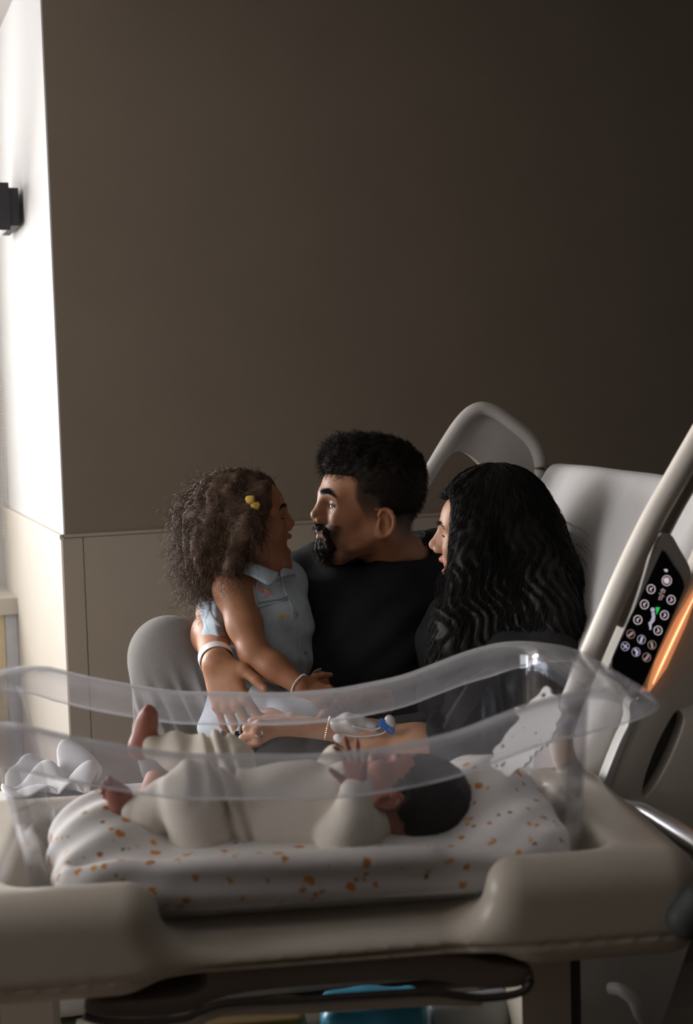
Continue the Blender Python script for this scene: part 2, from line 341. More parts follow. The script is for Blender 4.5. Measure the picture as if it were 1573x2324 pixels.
# the window
bm = bmesh.new(); fw = .05
for a in ((WIN_U1, WIN_U0, WIN_Z0, WIN_Z0 + fw), (WIN_U1, WIN_U0, WIN_Z1 - fw, WIN_Z1), (WIN_U0 - fw, WIN_U0, WIN_Z0, WIN_Z1), (WIN_U1, WIN_U1 + fw, WIN_Z0, WIN_Z1), ((WIN_U0 + WIN_U1) / 2 - .03, (WIN_U0 + WIN_U1) / 2 + .03, WIN_Z0, WIN_Z1)):
    wbox(bm, R0, a[0], a[1], RECESS + .01, RECESS + .07, a[2], a[3])
wf = tag(bm_obj('window_1', bm, M['frame']), kind='structure')
wp = fbox('pane', R0, (WIN_U1 + .01, WIN_U0 - .01, RECESS + .035, RECESS + .041, WIN_Z0 + .01, WIN_Z1 - .01), M['glass'], wf, bevel=0)
SILL = PP(48, 1355, WC, WU); SV = (SILL - WC) @ WV; SZ = SILL[2]
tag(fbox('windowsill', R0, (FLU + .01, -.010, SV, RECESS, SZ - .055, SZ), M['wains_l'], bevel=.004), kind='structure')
rc = thing('radiator_cover', 'cream textured radiator cover with a grey edge strip under the windowsill', 'radiator cover', W(-1.5, SV + .1, 0))
fbox('textured_panel', R0, (FLU + .01, -.055, SV + .022, RECESS - .005, .0, SZ - .058), M['yellow'], rc, bevel=.002)
tag(fbox('edge_strip', R0, (-.053, -.014, SV + .018, RECESS - .005, .0, SZ - .058), M['greyedge'], rc, bevel=.002), 'smooth grey edge strip')
# dark window-blind box across the recess, open below
b0 = PP(58, 470, WC, WU); BV = (b0 - WC) @ WV; bz1 = W(0, 0, PP(52, 415, WC + WV * BV, -WV)[2])[2]; bz0 = PP(50, 522, WC + WV * BV, -WV)[2]
bl = thing('window_blind', 'black box-shaped blind housing high on the white recess wall, with a bead chain', 'blind', W(-1.4, BV + .15, bz0))
fbox('front_panel', R0, (-2.7, -.045, BV, BV + .012, bz0, bz1), M['black'], bl, bevel=.001)
fbox('end_bracket', R0, (-.046, -.018, BV + .004, BV + .24, bz0 + .012, bz1 - .014), M['black'], bl, bevel=.001)
bm = bmesh.new(); wbox(bm, R0, -2.7, -.05, BV + .012, BV + .30, bz0 + .05, bz1 - .004); wbox(bm, R0, -.062, -.05, BV + .012, BV + .30, bz0 + .004, bz0 + .05)
tag(bm_obj('housing_box', bm, M['frame'], bl), 'white inner housing seen from below')
ch = P(2, 900, 4.75); Nb = 46; bm = bmesh.new()
for i in range(Nb):
    for dx in (0, .012):
        q = P(2 + i * .16, 860 + i * 8, 4.80); bmesh.ops.create_uvsphere(bm, u_segments=6, v_segments=4, radius=.0042, matrix=Matrix.Translation(Vector(q + WU * dx)))
bm_obj('bead_chain', bm, M['bead'], bl, smooth=True)
# ------------------------------------------------------------------ hospital bed
M['sheet'] = mat('white_sheet', (.57, .555, .545), .85, .15, var=.03, scale=12, bump=.35, bscale=500, stretch=(1, 4, 1))
M['plastic'] = mat('bed_plastic', (.50, .475, .435), .38, .45, var=.02)
M['plastic_w'] = mat('bed_plastic_white', (.66, .65, .63), .4, .45, var=.02)
M['plastic_n'] = mat('bed_plastic_lit', (.78, .72, .64), .4, .45, var=.02); M['cloth'] = mat('white_muslin', (.82, .81, .80), .9, .1, var=.02, bump=.3, bscale=400)  # paler copy of the bed plastic paints the near rail as better lit
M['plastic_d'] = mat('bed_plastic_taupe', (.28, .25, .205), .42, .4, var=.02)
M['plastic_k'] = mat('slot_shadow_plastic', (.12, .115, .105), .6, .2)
M['screen'] = mat('panel_glass', (.006, .006, .008), .12, .5)
M['icon'] = mat('lit_icon', (.5, .45, .5), .5, .1, emit=(.86, .70, .76), estr=.62)
M['icon2'] = mat('lit_icon_dim', (.4, .3, .3), .5, .1, emit=(.80, .55, .52), estr=.34)
M['icon3'] = mat('lit_icon_violet', (.4, .4, .5), .5, .1, emit=(.70, .62, .82), estr=.55)
M['green'] = mat('lit_icon_green', (.05, .5, .1), .5, .1, emit=(.02, .62, .10), estr=.8)
M['orange'] = mat('amber_light_strip', (.9, .4, .15), .5, .1, emit=(1.0, .48, .24), estr=2.6)
M['steel_d'] = mat('dark_steel', (.10, .095, .09), .4, .5, metal=.6)

BYAW = math.radians(10); BA = V(math.cos(BYAW), math.sin(BYAW), 0); BB = V(math.sin(BYAW), -math.cos(BYAW), 0)
BT = P(1240, 1040, 3.15)             # far top corner of the raised mattress end
def B(a, b, z): return V(BT[0], BT[1], 0) + BA * a + BB * b + V(0, 0, z)
BW = .90; PIV = -.375; TOPZ = BT[2]; FLATZ = .605
bed = thing('hospital_bed', 'white hospital bed with raised back, curved side rails and a lit control panel', 'bed', B(-.6, BW / 2, 0))
dk = fbox('deck', B, (-1.62, PIV, .03, BW - .03, .40, .455), M['plastic'], bed, bevel=.01)
bm = bmesh.new(); s60 = nrm(V(0, 0, TOPZ - FLATZ) + BA * -PIV); tb = np.cross(BB, s60); tb = tb if tb[2] < 0 else -tb
def BR(u, v, w): return B(PIV, 0, FLATZ) + s60 * u + BB * v + tb * w
wbox(bm, BR, .02, .76, .03, BW - .03, .165, .205); bm_obj('back_deck', bm, M['plastic'], bed, smooth=True, bevel=.01)
fbox('base_frame', B, (-1.5, .3, .12, BW - .12, .22, .34), M['plastic'], bed, bevel=.015)
for a in (-1.25, .0): fbox('lift_column', B, (a, a + .16, .3, BW - .3, .30, .41), M['plastic_d'], bed, bevel=.01)
fbox('lower_beam', B, (-1.5, .3, .2, BW - .2, .10, .16), M['plastic_d'], bed, bevel=.01)
for a in (-1.42, .2):
    for b in (.22, BW - .22):
        bm = bmesh.new(); q = B(a, b, .065); bmesh.ops.create_cone(bm, cap_ends=True, segments=24, radius1=.064, radius2=.064, depth=.04, matrix=Matrix.Translation(Vector(q)) @ Matrix.Rotation(BYAW, 4, 'Z') @ Matrix.Rotation(math.pi / 2, 4, 'X'))
        bm_obj('caster', bm, M['steel_d'], bed, smooth=True, bevel=.006)
# headboard behind the raised end
hq = B(.30, BW / 2, 0)
hb = bmesh.new(); wbox(hb, B, .26, .30, .22, BW - .02, .55, TOPZ + .012); bm_obj('headboard', hb, M['plastic_d'], bed, smooth=True, bevel=.012)

# far side rail: a loop with an opening
FR = B(0, -.05, 0); rp = lambda x, y: PP(x, y, FR, BB)
outer = spline([rp(*q) for q in ((905, 1165), (961, 1078), (1000, 1012), (1035, 958), (1062, 928), (1080, 918), (1098, 914), (1120, 921), (1152, 944), (1190, 972), (1215, 1003), (1230, 1036), (1234, 1075), (1220, 1130), (1185, 1215), (1130, 1330), (1040, 1400), (930, 1330))], 5, closed=True)
hole = spline([rp(*q) for q in ((1003, 1060), (1026, 1031), (1046, 1023), (1066, 1032), (1084, 1048), (1094, 1064), (1072, 1100), (1030, 1175), (990, 1235), (950, 1240), (940, 1190), (962, 1130))], 4, closed=True)
fr = prism('side_rail', outer, -BB, .035, M['plastic'], bed, bevel=.006, holes=[hole])
tube('rail_rim', [rp(*q) + BB * .004 for q in ((900, 1178), (972, 1074), (1016, 1004), (1045, 960), (1068, 937), (1086, 928), (1103, 928), (1128, 938), (1160, 960), (1192, 986), (1212, 1010), (1224, 1040), (1226, 1075), (1212, 1130))], .0155, M['plastic'], fr, sides=14)

# near side rail with control panel
NR = B(0, BW + .055, 0); np_ = lambda x, y, o=0: PP(x, y, NR + BB * o, BB)
body = spline([np_(*q) for q in ((1573, 1312), (1640, 1180), (1720, 1160), (1790, 1230), (1760, 1420), (1690, 1700), (1610, 1880), (1500, 2010), (1390, 2010), (1338, 1925), (1376, 1800), (1432, 1655), (1446, 1594), (1490, 1490))], 5, closed=True)
slot = spline([np_(*q) for q in ((1536, 1614), (1549, 1619), (1553, 1640), (1536, 1690), (1511, 1745), (1484, 1790), (1464, 1810), (1458, 1795), (1468, 1752), (1492, 1690), (1518, 1640))], 3, closed=True)
nr = prism('side_rail', body, -BB, .045, M['plastic_n'], bed, bevel=.008, holes=[slot])
prism('slot_shade', spline([np_(*q, -.03) for q in ((1530, 1600), (1560, 1606), (1562, 1650), (1500, 1790), (1460, 1825), (1448, 1790), (1490, 1690))], 3, closed=True), -BB, .008, M['plastic_k'], nr, bevel=.001)  # dark plate painted as the shade inside the slot
tag(prism('edge_trim', spline([np_(*q, .002) for q in ((1446, 1588), (1450, 1600), (1446, 1640), (1418, 1700), (1382, 1806), (1352, 1895), (1334, 1888), (1366, 1790), (1406, 1688), (1428, 1640), (1430, 1596))], 4, closed=True), -BB, .03, M['plastic_w'], nr, bevel=.003), 'pale edge trim')
tube('grab_bar', [np_(*q) for q in ((1905, 1230), (1880, 1090), (1830, 985), (1770, 915), (1715, 878), (1668, 882), (1628, 925), (1585, 997), (1530, 1093), (1478, 1185), (1420, 1305), (1370, 1420), (1322, 1535), (1276, 1660), (1290, 1740), (1350, 1790))], .0185, M['plastic_n'], nr, sides=18)
tag(tube('grab_bar_shade', [np_(*q, -.02) for q in ((1760, 930), (1700, 912), (1650, 950), (1612, 1018), (1545, 1130), (1500, 1215), (1450, 1310), (1400, 1420))], .013, M['plastic_d'], nr, sides=14), 'painted shaded side of the grab bar')  # dark tube added as the shaded side of the grab bar
housing = spline([np_(*q, .012) for q in ((1506, 1216), (1516, 1212), (1527, 1217), (1546, 1250), (1565, 1284), (1569, 1308), (1562, 1332), (1520, 1424), (1472, 1528), (1453, 1576), (1442, 1585), (1428, 1580), (1405, 1550), (1382, 1535), (1386, 1510), (1440, 1384), (1490, 1245))], 4, closed=True)
hs = prism('control_panel', housing, -BB, .04, M['plastic'], nr, bevel=.004)
SO = .0135
scr = spline([np_(*q, SO) for q in ((1499, 1257), (1504, 1251), (1511, 1254), (1528, 1281), (1547, 1309), (1552.5, 1328), (1549, 1345), (1510, 1438), (1474, 1524), (1458, 1557), (1445, 1566), (1432, 1560), (1412, 1540), (1394, 1524), (1390, 1508), (1400, 1476), (1450, 1365))], 3, closed=True)
prism('display', scr, -BB, .006, M['screen'], nr, bevel=.0008, seg=1)
px_u = nrm(np_(1500, 1400, SO) - np_(1499, 1400, SO)); iq = lambda x, y: np_(x, y, SO + .0006)
def icon(nm, polys, m, th=.0005):
    bm = bmesh.new()
    for pl in polys:
        f = bm.faces.new([bm.verts.new(tuple(iq(*q))) for q in pl]); bm.normal_update()
        r = bmesh.ops.extrude_face_region(bm, geom=[f]); bmesh.ops.translate(bm, vec=tuple(-BB * th), verts=[x for x in r['geom'] if isinstance(x, bmesh.types.BMVert)])
    return bm_obj(nm, bm, m, nr)
def circ(x, y, r, n=28): return [(x + r * math.cos(a), y + r * 1.08 * math.sin(a)) for a in np.arange(n) * 2 * math.pi / n]
def annulus(x, y, r, w, n=28):
    o, i = circ(x, y, r, n), circ(x, y, r - w, n); return [(o[k], o[(k + 1) % n], i[(k + 1) % n], i[k]) for k in range(n)]
def stroke(p, w):
    out = []
    for a, b in zip(p, p[1:]):
        d = nrm(V(b[0] - a[0], b[1] - a[1])); nn = V(-d[1], d[0]) * w / 2; a2 = V(*a) - d * w * .3; b2 = V(*b) + d * w * .3
        out.append([tuple(a2 + nn), tuple(b2 + nn), tuple(b2 - nn), tuple(a2 - nn)])
    return out
cz = lambda x, y: (1360 + x / 6.117, 1200 + y / 6.117)
for (x, y) in ((722, 838), (630, 1051), (538, 1265)):          # back-pointing arrow keys
    X, Y = cz(x, y); icon('arrow_key', annulus(X, Y, 10, 1.7) + stroke([(X + 3.2, Y - 3.4), (X - 2.0, Y - .4), (X + .2, Y + 4.0)], 2.2), M['icon'])
for (x, y) in ((1000, 987), (908, 1200), (818, 1413)):
    X, Y = cz(x, y); icon('arrow_key', annulus(X, Y, 10, 1.7) + stroke([(X - .6, Y - 4.4), (X + 2.6, Y + .4), (X - 2.2, Y + 3.6)], 2.2), M['icon'])
X, Y = cz(940, 720); icon('light_key', annulus(X, Y, 11.4, 1.5) + [circ(X, Y, 6.6)[2:26]] + stroke([(X - 7, Y - 2), (X - 3, Y - 4)], 2.5), M['icon'])
bedp = {(440, 1463): [(-5, 4), (4, -3)], (588, 1538): [(-2, 6), (2, -5)], (735, 1614): [(1, 6), (-1, -5)], (512, 1712): [(-2, -6), (3, 0), (1, 6)], (660, 1786): [(4, -5), (1, 1), (-4, 5)]}
for k, st in bedp.items():
    X, Y = cz(*k); icon('position_key', annulus(X, Y, 9.6, .9) + stroke([(X + a, Y + b) for a, b in st], 5.0), M['icon3'] if k[0] in (588, 512) else M['icon2'])
X, Y = cz(363, 1633); icon('position_key', annulus(X, Y, 9.6, .9) + stroke([(X - 5, Y - 4), (X + 1, Y), (X + 5, Y + 5)], 2.6) + stroke([(X + 4, Y - 5), (X, Y + 1), (X - 4, Y + 5)], 2.0), M['icon3'])
g = lambda *q: [cz(*t) for t in q]
icon('lamp_mark', [g((898, 566), (930, 558), (955, 574), (950, 598), (922, 600))], M['icon'])
icon('height_mark', stroke(g((885, 840), (868, 892)), 2.2) + stroke(g((858, 860), (885, 836), (915, 862)), 2.2) + stroke(g((912, 862), (900, 892)), 2.2) + stroke(g((835, 895), (902, 938)), 2.0) + stroke(g((848, 930), (830, 985)), 2.2) + stroke(g((880, 940), (860, 985)), 2.2), M['icon2'])
X, Y = cz(744, 1126); icon('figure_mark', [circ(X, Y, 4.7)] + [g((728, 1165), (772, 1160), (780, 1240), (752, 1262), (712, 1278), (736, 1232))] + [g((752, 1262), (780, 1258), (752, 1302), (730, 1318), (724, 1395), (704, 1406), (692, 1340), (686, 1302), (718, 1284))], M['icon3'])
icon('angle_mark', [g((788, 1088), (846, 1092), (800, 1192))], M['green'])
M['orange2'] = mat('amber_glow', (.8, .5, .3), .5, .2, emit=(1.0, .36, .15), estr=.50)
tag(tube('strip_glow', [np_(*q, .002) for q in ((1590, 1318), (1545, 1412), (1500, 1508), (1470, 1572))], [.001, .0095, .0105, .001], M['orange2'], nr, sides=16, n=6), 'added amber glow of the light strip')  # glowing tube added for the strip's glow on the plastic
tag(tube('light_strip', [np_(*q, .0135) for q in ((1588, 1330), (1540, 1428), (1506, 1500), (1482, 1552))], [.0005, .0011, .0011, .0005], M['orange'], nr, sides=8, n=4), 'glowing amber light strip')
# low side panel of the bed seen under the bassinet
lp = spline([np_(*q, -.02) for q in ((1300, 2150), (1400, 2105), (1500, 2085), (1590, 2070), (1575, 2120), (1530, 2250), (1505, 2324), (1470, 2420), (1300, 2420))], 4, closed=True)
tag(prism('lower_side_panel', lp, -BB, .03, M['plastic_w'], bed, bevel=.004), 'pale lower side panel')

# mattress: flat part and raised part, one soft body
S = Sdf(); Mb = np.stack([BA, BB, V(0, 0, 1)]); Mr = np.stack([s60, BB, tb])
fl = B((PIV - 1.66) / 2 + .03, BW / 2, FLATZ - .065); S.box(fl, ((1.66 + PIV) / 2 + .02, BW / 2, .065), .03, M=Mb)
S.box(BR(.375, BW / 2, .07), (.385, BW / 2, .07), .035, k=.05, M=Mr)
S.warp = lambda p: -.003 * vnoise(p, 11, 3) - .012 * np.exp(-((((p - BR(.40, .45, 0)) @ s60) / .3) ** 2)) * np.exp(-((((p - BR(.4, .52, 0)) @ BB) / .36) ** 2)) * 0
me = S.mesh('bed_mattress', .009); smooth_mesh(me, 2)
mt = obj('bed_mattress', me, M['sheet']); tag(mt, 'white sheeted mattress raised at its head end on the hospital bed', 'mattress')
# rumpled white cloth on the far left edge of the bed
def cloth(name, c, sx, sy, hgt, seed, label, n=42):
    xs, ys = np.meshgrid(np.linspace(-1, 1, n), np.linspace(-1, 1, n), indexing='ij'); p = np.stack([xs.ravel() * sx, ys.ravel() * sy, np.zeros(n * n)], -1)
    z = np.abs(vnoise(p, 4.5 / sx, seed)) * hgt * (1.1 - .55 * (xs.ravel() ** 2 + ys.ravel() ** 2)); p[:, 2] = np.maximum(z, 0) + .006
    p[:, 0] += .25 * sx * vnoise(p, 3 / sx, seed + 1); v = c + p[:, :1] * BA + p[:, 1:2] * BB + p[:, 2:] * V(0, 0, 1)
    i = np.arange(n * n).reshape(n, n); q = np.stack([i[:-1, :-1], i[1:, :-1], i[1:, 1:], i[:-1, 1:]], -1).reshape(-1, 4)
    o = obj(name, fast_mesh(name, v, q), M['cloth']); md = o.modifiers.new('thick', 'SOLIDIFY'); md.thickness = .004; return tag(o, label, 'cloth')
cq = P(118, 1792, 2.92); cloth('muslin_cloth', V(cq[0], cq[1], FLATZ), .085, .07, .060, 5, 'rumpled white cloth at the far left edge of the bed mattress')
# ------------------------------------------------------------------ bassinet: cart, clear tub, mattress
M['tray'] = mat('tray_plastic', (.52, .465, .385), .35, .45, var=.02)
M['tray_d'] = mat('drawer_plastic', (.20, .165, .14), .45, .35, var=.03)
M['strip_d'] = mat('dark_column_strip', (.075, .068, .06), .5, .3)
M['chrome'] = mat('brushed_steel', (.62, .62, .64), .28, .5, metal=1.0, var=.02)
M['wire'] = mat('dark_rail', (.05, .042, .038), .35, .5)
M['knob'] = mat('grey_rubber', (.045, .048, .046), .6, .3)
M['acryl'] = acrylic('clear_acrylic')
M['floral'] = floral('floral_cotton')
TYAW = math.radians(7); TA = V(math.cos(TYAW), math.sin(TYAW), 0); TB = V(math.sin(TYAW), -math.cos(TYAW), 0)
_q = P(700, 1716, 1.75) - TB * .185
def T(s, t, z): return V(_q[0], _q[1], 0) + TA * s + TB * t + V(0, 0, z)
MT = np.stack([TA, TB, V(0, 0, 1)])
cart = thing('bassinet_cart', 'beige wheeled bassinet cart with a dipped front edge and steel push handle', 'bassinet cart', T(0, 0, 0))
S = Sdf()
S.box(T(.005, 0, .748), (.492, .245, .070), .045, M=MT)
S.box(T(.005, 0, .85), (.385, .180, .097), .04, k=.025, op='s', M=MT)            # well that takes the tub
S.box(T(.012, .26, .828), (.200, .16, .094), .05, k=.05, op='s', M=MT)           # dip in the near edge
S.box(T(.012, -.26, .828), (.200, .16, .094), .05, k=.05, op='s', M=MT)
S.box(T(.02, 0, .655), (.22, .32, .034), .02, k=.05, op='s', M=MT)               # raised arch underneath
S.warp = lambda p: .0050 * np.exp(-((p[:, 2] - .712 - .004 * np.clip((p - T(0, 0, 0)) @ TA / .4, -1, 1)) / .0026) ** 2)
me = S.mesh('tray', .004); smooth_mesh(me, 1); obj('tray', me, M['tray'], cart)
for s in (-.375, .335):
    co = fbox('column', T, (s - .035, s + .035, -.05, .05, .10, .70), M['tray'], cart, bevel=.012, seg=3)
    tag(fbox('column_strip', T, (s + .0355, s + .052, -.042, .042, .10, .695) if s > 0 else (s - .052, s - .0355, -.042, .042, .10, .695), M['strip_d'], co, bevel=.003), 'dark strip on the column')
    fbox('foot_beam', T, (s - .04, s + .04, -.26, .26, .08, .13), M['tray'], cart, bevel=.015)
    for t in (-.23, .23):
        bm = bmesh.new(); q = T(s, t, .045); bmesh.ops.create_cone(bm, cap_ends=True, segments=24, radius1=.044, radius2=.044, depth=.03, matrix=Matrix.Translation(Vector(q)) @ Matrix.Rotation(math.pi / 2, 4, 'X'))
        bm_obj('caster', bm, M['knob'], cart, smooth=True, bevel=.005)
fbox('lower_shelf', T, (-.33, .29, -.2, .2, .452, .476), M['tray'], cart, bevel=.006)
# drawer front with a curved bottom edge, and its dark rail handle
DF = T(0, .205, 0); dp = lambda x, y, o=0: PP(x, y, DF + TB * o, TB)
prism('drawer', spline([dp(*q) for q in ((205, 2280), (420, 2262), (470, 2235), (520, 2190), (980, 2165), (1120, 2185), (1205, 2200), (1206, 2225), (1170, 2243), (1080, 2242), (960, 2225), (700, 2240), (520, 2262), (420, 2302), (300, 2312), (210, 2306))], 3, closed=True), -TB, .30, M['tray_d'], cart, bevel=.004)
tube('drawer_rail', [dp(*q, .01) for q in ((190, 2305), (235, 2318), (320, 2320), (415, 2312), (455, 2296), (520, 2278), (700, 2268), (960, 2252), (1040, 2260), (1100, 2265), (1170, 2256), (1200, 2238), (1203, 2212))], .0052, M['wire'], cart, sides=10)
fbox('drawer_runner', T, (.14, .225, .10, .16, .645, .672), M['wire'], cart, bevel=.004)
prism('drawer_lip', spline([dp(*q, -.02) for q in ((300, 2335), (420, 2322), (500, 2292), (700, 2282), (960, 2266), (1080, 2272), (1085, 2285), (960, 2285), (700, 2302), (500, 2310), (430, 2345), (300, 2352))], 3, closed=True), -TB, .02, M['tray'], cart, bevel=.002)
# push handle and its knob
tube('push_handle', [P(1385, 1832, 2.10), P(1432, 1840, 2.06), P(1470, 1850, 2.0), P(1573, 1912, 1.88), P(1680, 1985, 1.80), P(1720, 2040, 1.76), P(1690, 2075, 1.74), P(1600, 2078, 1.735), P(1540, 2070, 1.735)], .0165, M['chrome'], cart, sides=20)
S = Sdf(); S.cap(P(1552, 2083, 1.73), P(1585, 2050, 1.73), .021, .024, k=.01); S.cap(P(1560, 2095, 1.73), P(1600, 2092, 1.73), .017, .018, k=.02)
obj('handle_knob', S.mesh('handle_knob', .004), M['knob'], cart)

# clear tub
HS = np.array([-.60, -.47, -.37, -.28, -.165, 0, .085, .185, .285, .365, .415, .5]); HZ = np.array([1.005, 1.018, 1.020, .992, .966, .955, .957, .972, 1.006, 1.022, 1.018, .99])
hs_f = np.linspace(-.6, .5, 221); hz_f = np.interp(hs_f, HS, HZ)
for _ in range(30): hz_f[1:-1] = .25 * hz_f[:-2] + .5 * hz_f[1:-1] + .25 * hz_f[2:]
Hs = lambda s: np.interp(s, hs_f, hz_f)
def ring(z01):
    s0 = -.345 - .055 * z01; s1 = .365 + .012 * z01; t0 = .158 + .022 * z01; r = .045 + .01 * z01
    return rrect_fixed(s0, s1, t0, r)
def rrect_fixed(s0, s1, t0, r):
    n = 12; pts, nor = [], []
    runs = [((s1, -t0 + r), (s1, t0 - r)), ((s1 - r, t0), (s0 + r, t0)), ((s0, t0 - r), (s0, -t0 + r)), ((s0 + r, -t0), (s1 - r, -t0))]
    nrm_ = [(1, 0), (0, 1), (-1, 0), (0, -1)]; cent = [(s1 - r, t0 - r), (s0 + r, t0 - r), (s0 + r, -t0 + r), (s1 - r, -t0 + r)]; cnt = [14, 44, 14, 44]
    for e in range(4):
        a, b = np.array(runs[e][0]), np.array(runs[e][1])
        for k in range(cnt[e]): pts.append(a + (b - a) * k / cnt[e]); nor.append(nrm_[e])
        for k in range(n):
            an = math.radians(e * 90 + 90 * k / n); pts.append(np.array(cent[e]) + r * V(math.cos(an), math.sin(an))); nor.append((math.cos(an), math.sin(an)))
    return np.array(pts), np.array(nor, float)
rows, haze_glint = [], []
ZB = .744
def row(pts, z, hz): rows.append(np.concatenate([pts, np.broadcast_to(z, len(pts))[:, None]], 1)); haze_glint.append(np.full(len(pts), hz))
top, ntop = ring(1.0); Ht = Hs(top[:, 0])
for f_, dz in ((.0, 0), (.5, 0), (.8, 0), (.93, .0), (1.0, .006)):   # floor of the tub out to its lower bend
    b_, n_ = ring(0.0); c_ = np.array([.01, 0]); row(c_ + (b_ - c_) * (f_ * .965 if f_ else .02), ZB + dz, .01)
for z01 in (0.03, .08, .16, .3, .45, .6, .75, .88, .96):
    p_, n_ = ring(z01); row(p_, ZB + .012 + (Ht - .006 - ZB - .012) * z01, .008 if z01 < .9 else .03)
endx = np.clip((np.abs(top[:, 0] - .0) - .27) / .13, 0, 1); endx = endx * endx * (3 - 2 * endx)
nx_end = np.abs(ntop[:, 0])
for out, dz, xo, hz in ((.003, 0, .004, .16), (.008, .0045, .012, .30), (.014, .005, .03, .32), (.019, .002, .05, .24), (.022, -.004, .065, .15), (.024, -.014, .074, .115), (.0255, -.026, .079, .11), (.027, -.038, .082, .12), (.0282, -.043, .0825, .13), (.029, -.0455, .083, .36), (.027, -.047, .081, .42)):  # milkier edge rows paint the highlight lines of the rim
    o = out + .84 * xo * endx * nx_end; row(top + ntop * o[:, None], Ht + dz * (1 - .72 * endx * nx_end) - .014 * endx * nx_end * (xo / .083) ** 2, hz)
R_ = len(rows); ra = np.array(rows); vv = np.array([T(*q) for q in ra.reshape(-1, 3)]); NP = len(top)
ii = np.arange(R_ * NP).reshape(R_, NP); jj = np.roll(ii, -1, 1); qd = np.stack([ii[:-1], jj[:-1], jj[1:], ii[1:]], -1).reshape(-1, 4)
me = fast_mesh('bassinet_tub', vv, qd); at = me.attributes.new('haze_glint', 'FLOAT', 'POINT'); at.data.foreach_set('value', np.concatenate(haze_glint).astype(np.float32))
tub = obj('bassinet_tub', me, M['acryl']); sd = tub.modifiers.new('wall', 'SOLIDIFY'); sd.thickness = .003; sd.offset = 0
tag(tub, 'clear acrylic bassinet tub with high curved ends, set in the beige cart', 'bassinet tub')

# bassinet mattress in its floral sheet
S = Sdf(); S.box(T(.01, 0, .781), (.336, .152, .032), .024, M=MT)
S.ell(T(-.262, -.03, .80), (.075, .120, .066), k=.05, M=MT); S.ell(T(.268, -.04, .80), (.085, .115, .084), k=.06, M=MT); S.ell(T(.29, .08, .80), (.06, .06, .036), k=.05, M=MT); S.cap(T(-.30, .135, .808), T(.16, .140, .806), .013, .010, k=.02)
def wr(p):
    s = (p - T(0, 0, 0)) @ TA; t = (p - T(0, 0, 0)) @ TB; e = np.exp(-((s + .30) / .10) ** 2) + .5 * np.exp(-((s - .31) / .08) ** 2)
    return -.0042 * e * np.sin((s * .9 + t * .9 - p[:, 2]) * 74 + 3.2 * vnoise(p, 11, 4)) - .0028 * vnoise(p, 30, 8) - .0035 * np.sin((p[:, 2] - .80) * 150 + s * 7) * sstep(t, .12, .15)
S.warp = wr; me = S.mesh('bassinet_mattress', .0042, wmax=.01); smooth_mesh(me, 2)
tag(obj('bassinet_mattress', me, M['floral']), 'bassinet mattress in a white sheet printed with small orange flowers', 'mattress')

# white cut-out plaque leaning at the head end of the tub
M['plaque'] = mat('white_painted_wood', (.86, .845, .82), .7, .2, var=.02, bump=.1)
PQ = P(1180, 1665, 1.93); PN = nrm(V(-.55, -.78, .35)); pq = lambda x, y: PP(x, y, PQ, PN)
ol = [(1168, 1606), (1176, 1605), (1184, 1611), (1190, 1606), (1205, 1590), (1222, 1577), (1232, 1562), (1241, 1557), (1249, 1563), (1251, 1574), (1262, 1578), (1270, 1588), (1268, 1604), (1275, 1618), (1270, 1632), (1262, 1643), (1264, 1655), (1255, 1664), (1254, 1676), (1243, 1684), (1240, 1694), (1230, 1694), (1226, 1703), (1216, 1704), (1213, 1716), (1204, 1716), (1203, 1728), (1194, 1732), (1188, 1742), (1176, 1744), (1166, 1752), (1158, 1761), (1146, 1760), (1138, 1750), (1130, 1748), (1122, 1744), (1112, 1736), (1113, 1724), (1122, 1716), (1118, 1705), (1126, 1694), (1138, 1684), (1148, 1666), (1162, 1650), (1172, 1640), (1180, 1628), (1170, 1620)]
hol = [[(1228, 1577), (1234, 1572), (1239, 1574), (1237, 1581), (1230, 1583)], [(1188, 1650), (1191, 1648), (1191, 1653)], [(1214, 1662), (1218, 1661), (1218, 1666), (1214, 1666)], [(1225, 1678), (1229, 1677), (1228, 1682)], [(1214, 1690), (1218, 1688), (1219, 1693), (1215, 1694)], [(1138, 1692), (1143, 1688), (1145, 1694), (1138, 1700)], [(1124, 1740), (1128, 1733), (1131, 1735), (1127, 1743)], [(1136, 1738), (1146, 1727), (1148, 1732), (1140, 1743)], [(1162, 1672), (1165, 1670), (1166, 1674)]]
pl = prism('cutout_plaque', spline([pq(*q) for q in ol], 2, closed=True), -PN, .005, M['plaque'], bevel=.0008, seg=1, holes=[np.array([pq(*q) for q in h_]) for h_ in hol])
tag(pl, 'white scalloped cut-out plaque with a hanging loop at the tub head end', 'plaque')
# things on and around the lower shelf
M['blue'] = mat('blue_pack', (.05, .30, .46), .35, .5, var=.1); M['ochre'] = mat('ochre_pack', (.22, .15, .05), .5, .3); M['tubp'] = mat('frosted_plastic', (.50, .52, .54), .3, .5)
S = Sdf(); S.box(P(845, 2332, 1.97), (.075, .05, .045), .018, M=MT); S.warp = lambda p: -.003 * vnoise(p, 60, 2)
pk = obj('diaper_pack', S.mesh('diaper_pack', .004), M['blue']); tag(pk, 'bright blue plastic pack lying under the bassinet drawer', 'pack')
S = Sdf(); S.box(P(560, 2345, 2.0), (.085, .05, .035), .012, M=MT); tag(obj('wipes_pack', S.mesh('wipes_pack', .004), M['ochre']), 'dull ochre pack low under the bassinet drawer', 'pack')
bm = bmesh.new(); c0 = P(1062, 2322, 2.03); bmesh.ops.create_cone(bm, cap_ends=True, segments=40, radius1=.040, radius2=.046, depth=.12, matrix=Matrix.Translation(Vector(c0)) @ Matrix.Rotation(TYAW, 4, 'Z') @ Matrix.Rotation(math.pi / 2, 4, 'Y'))
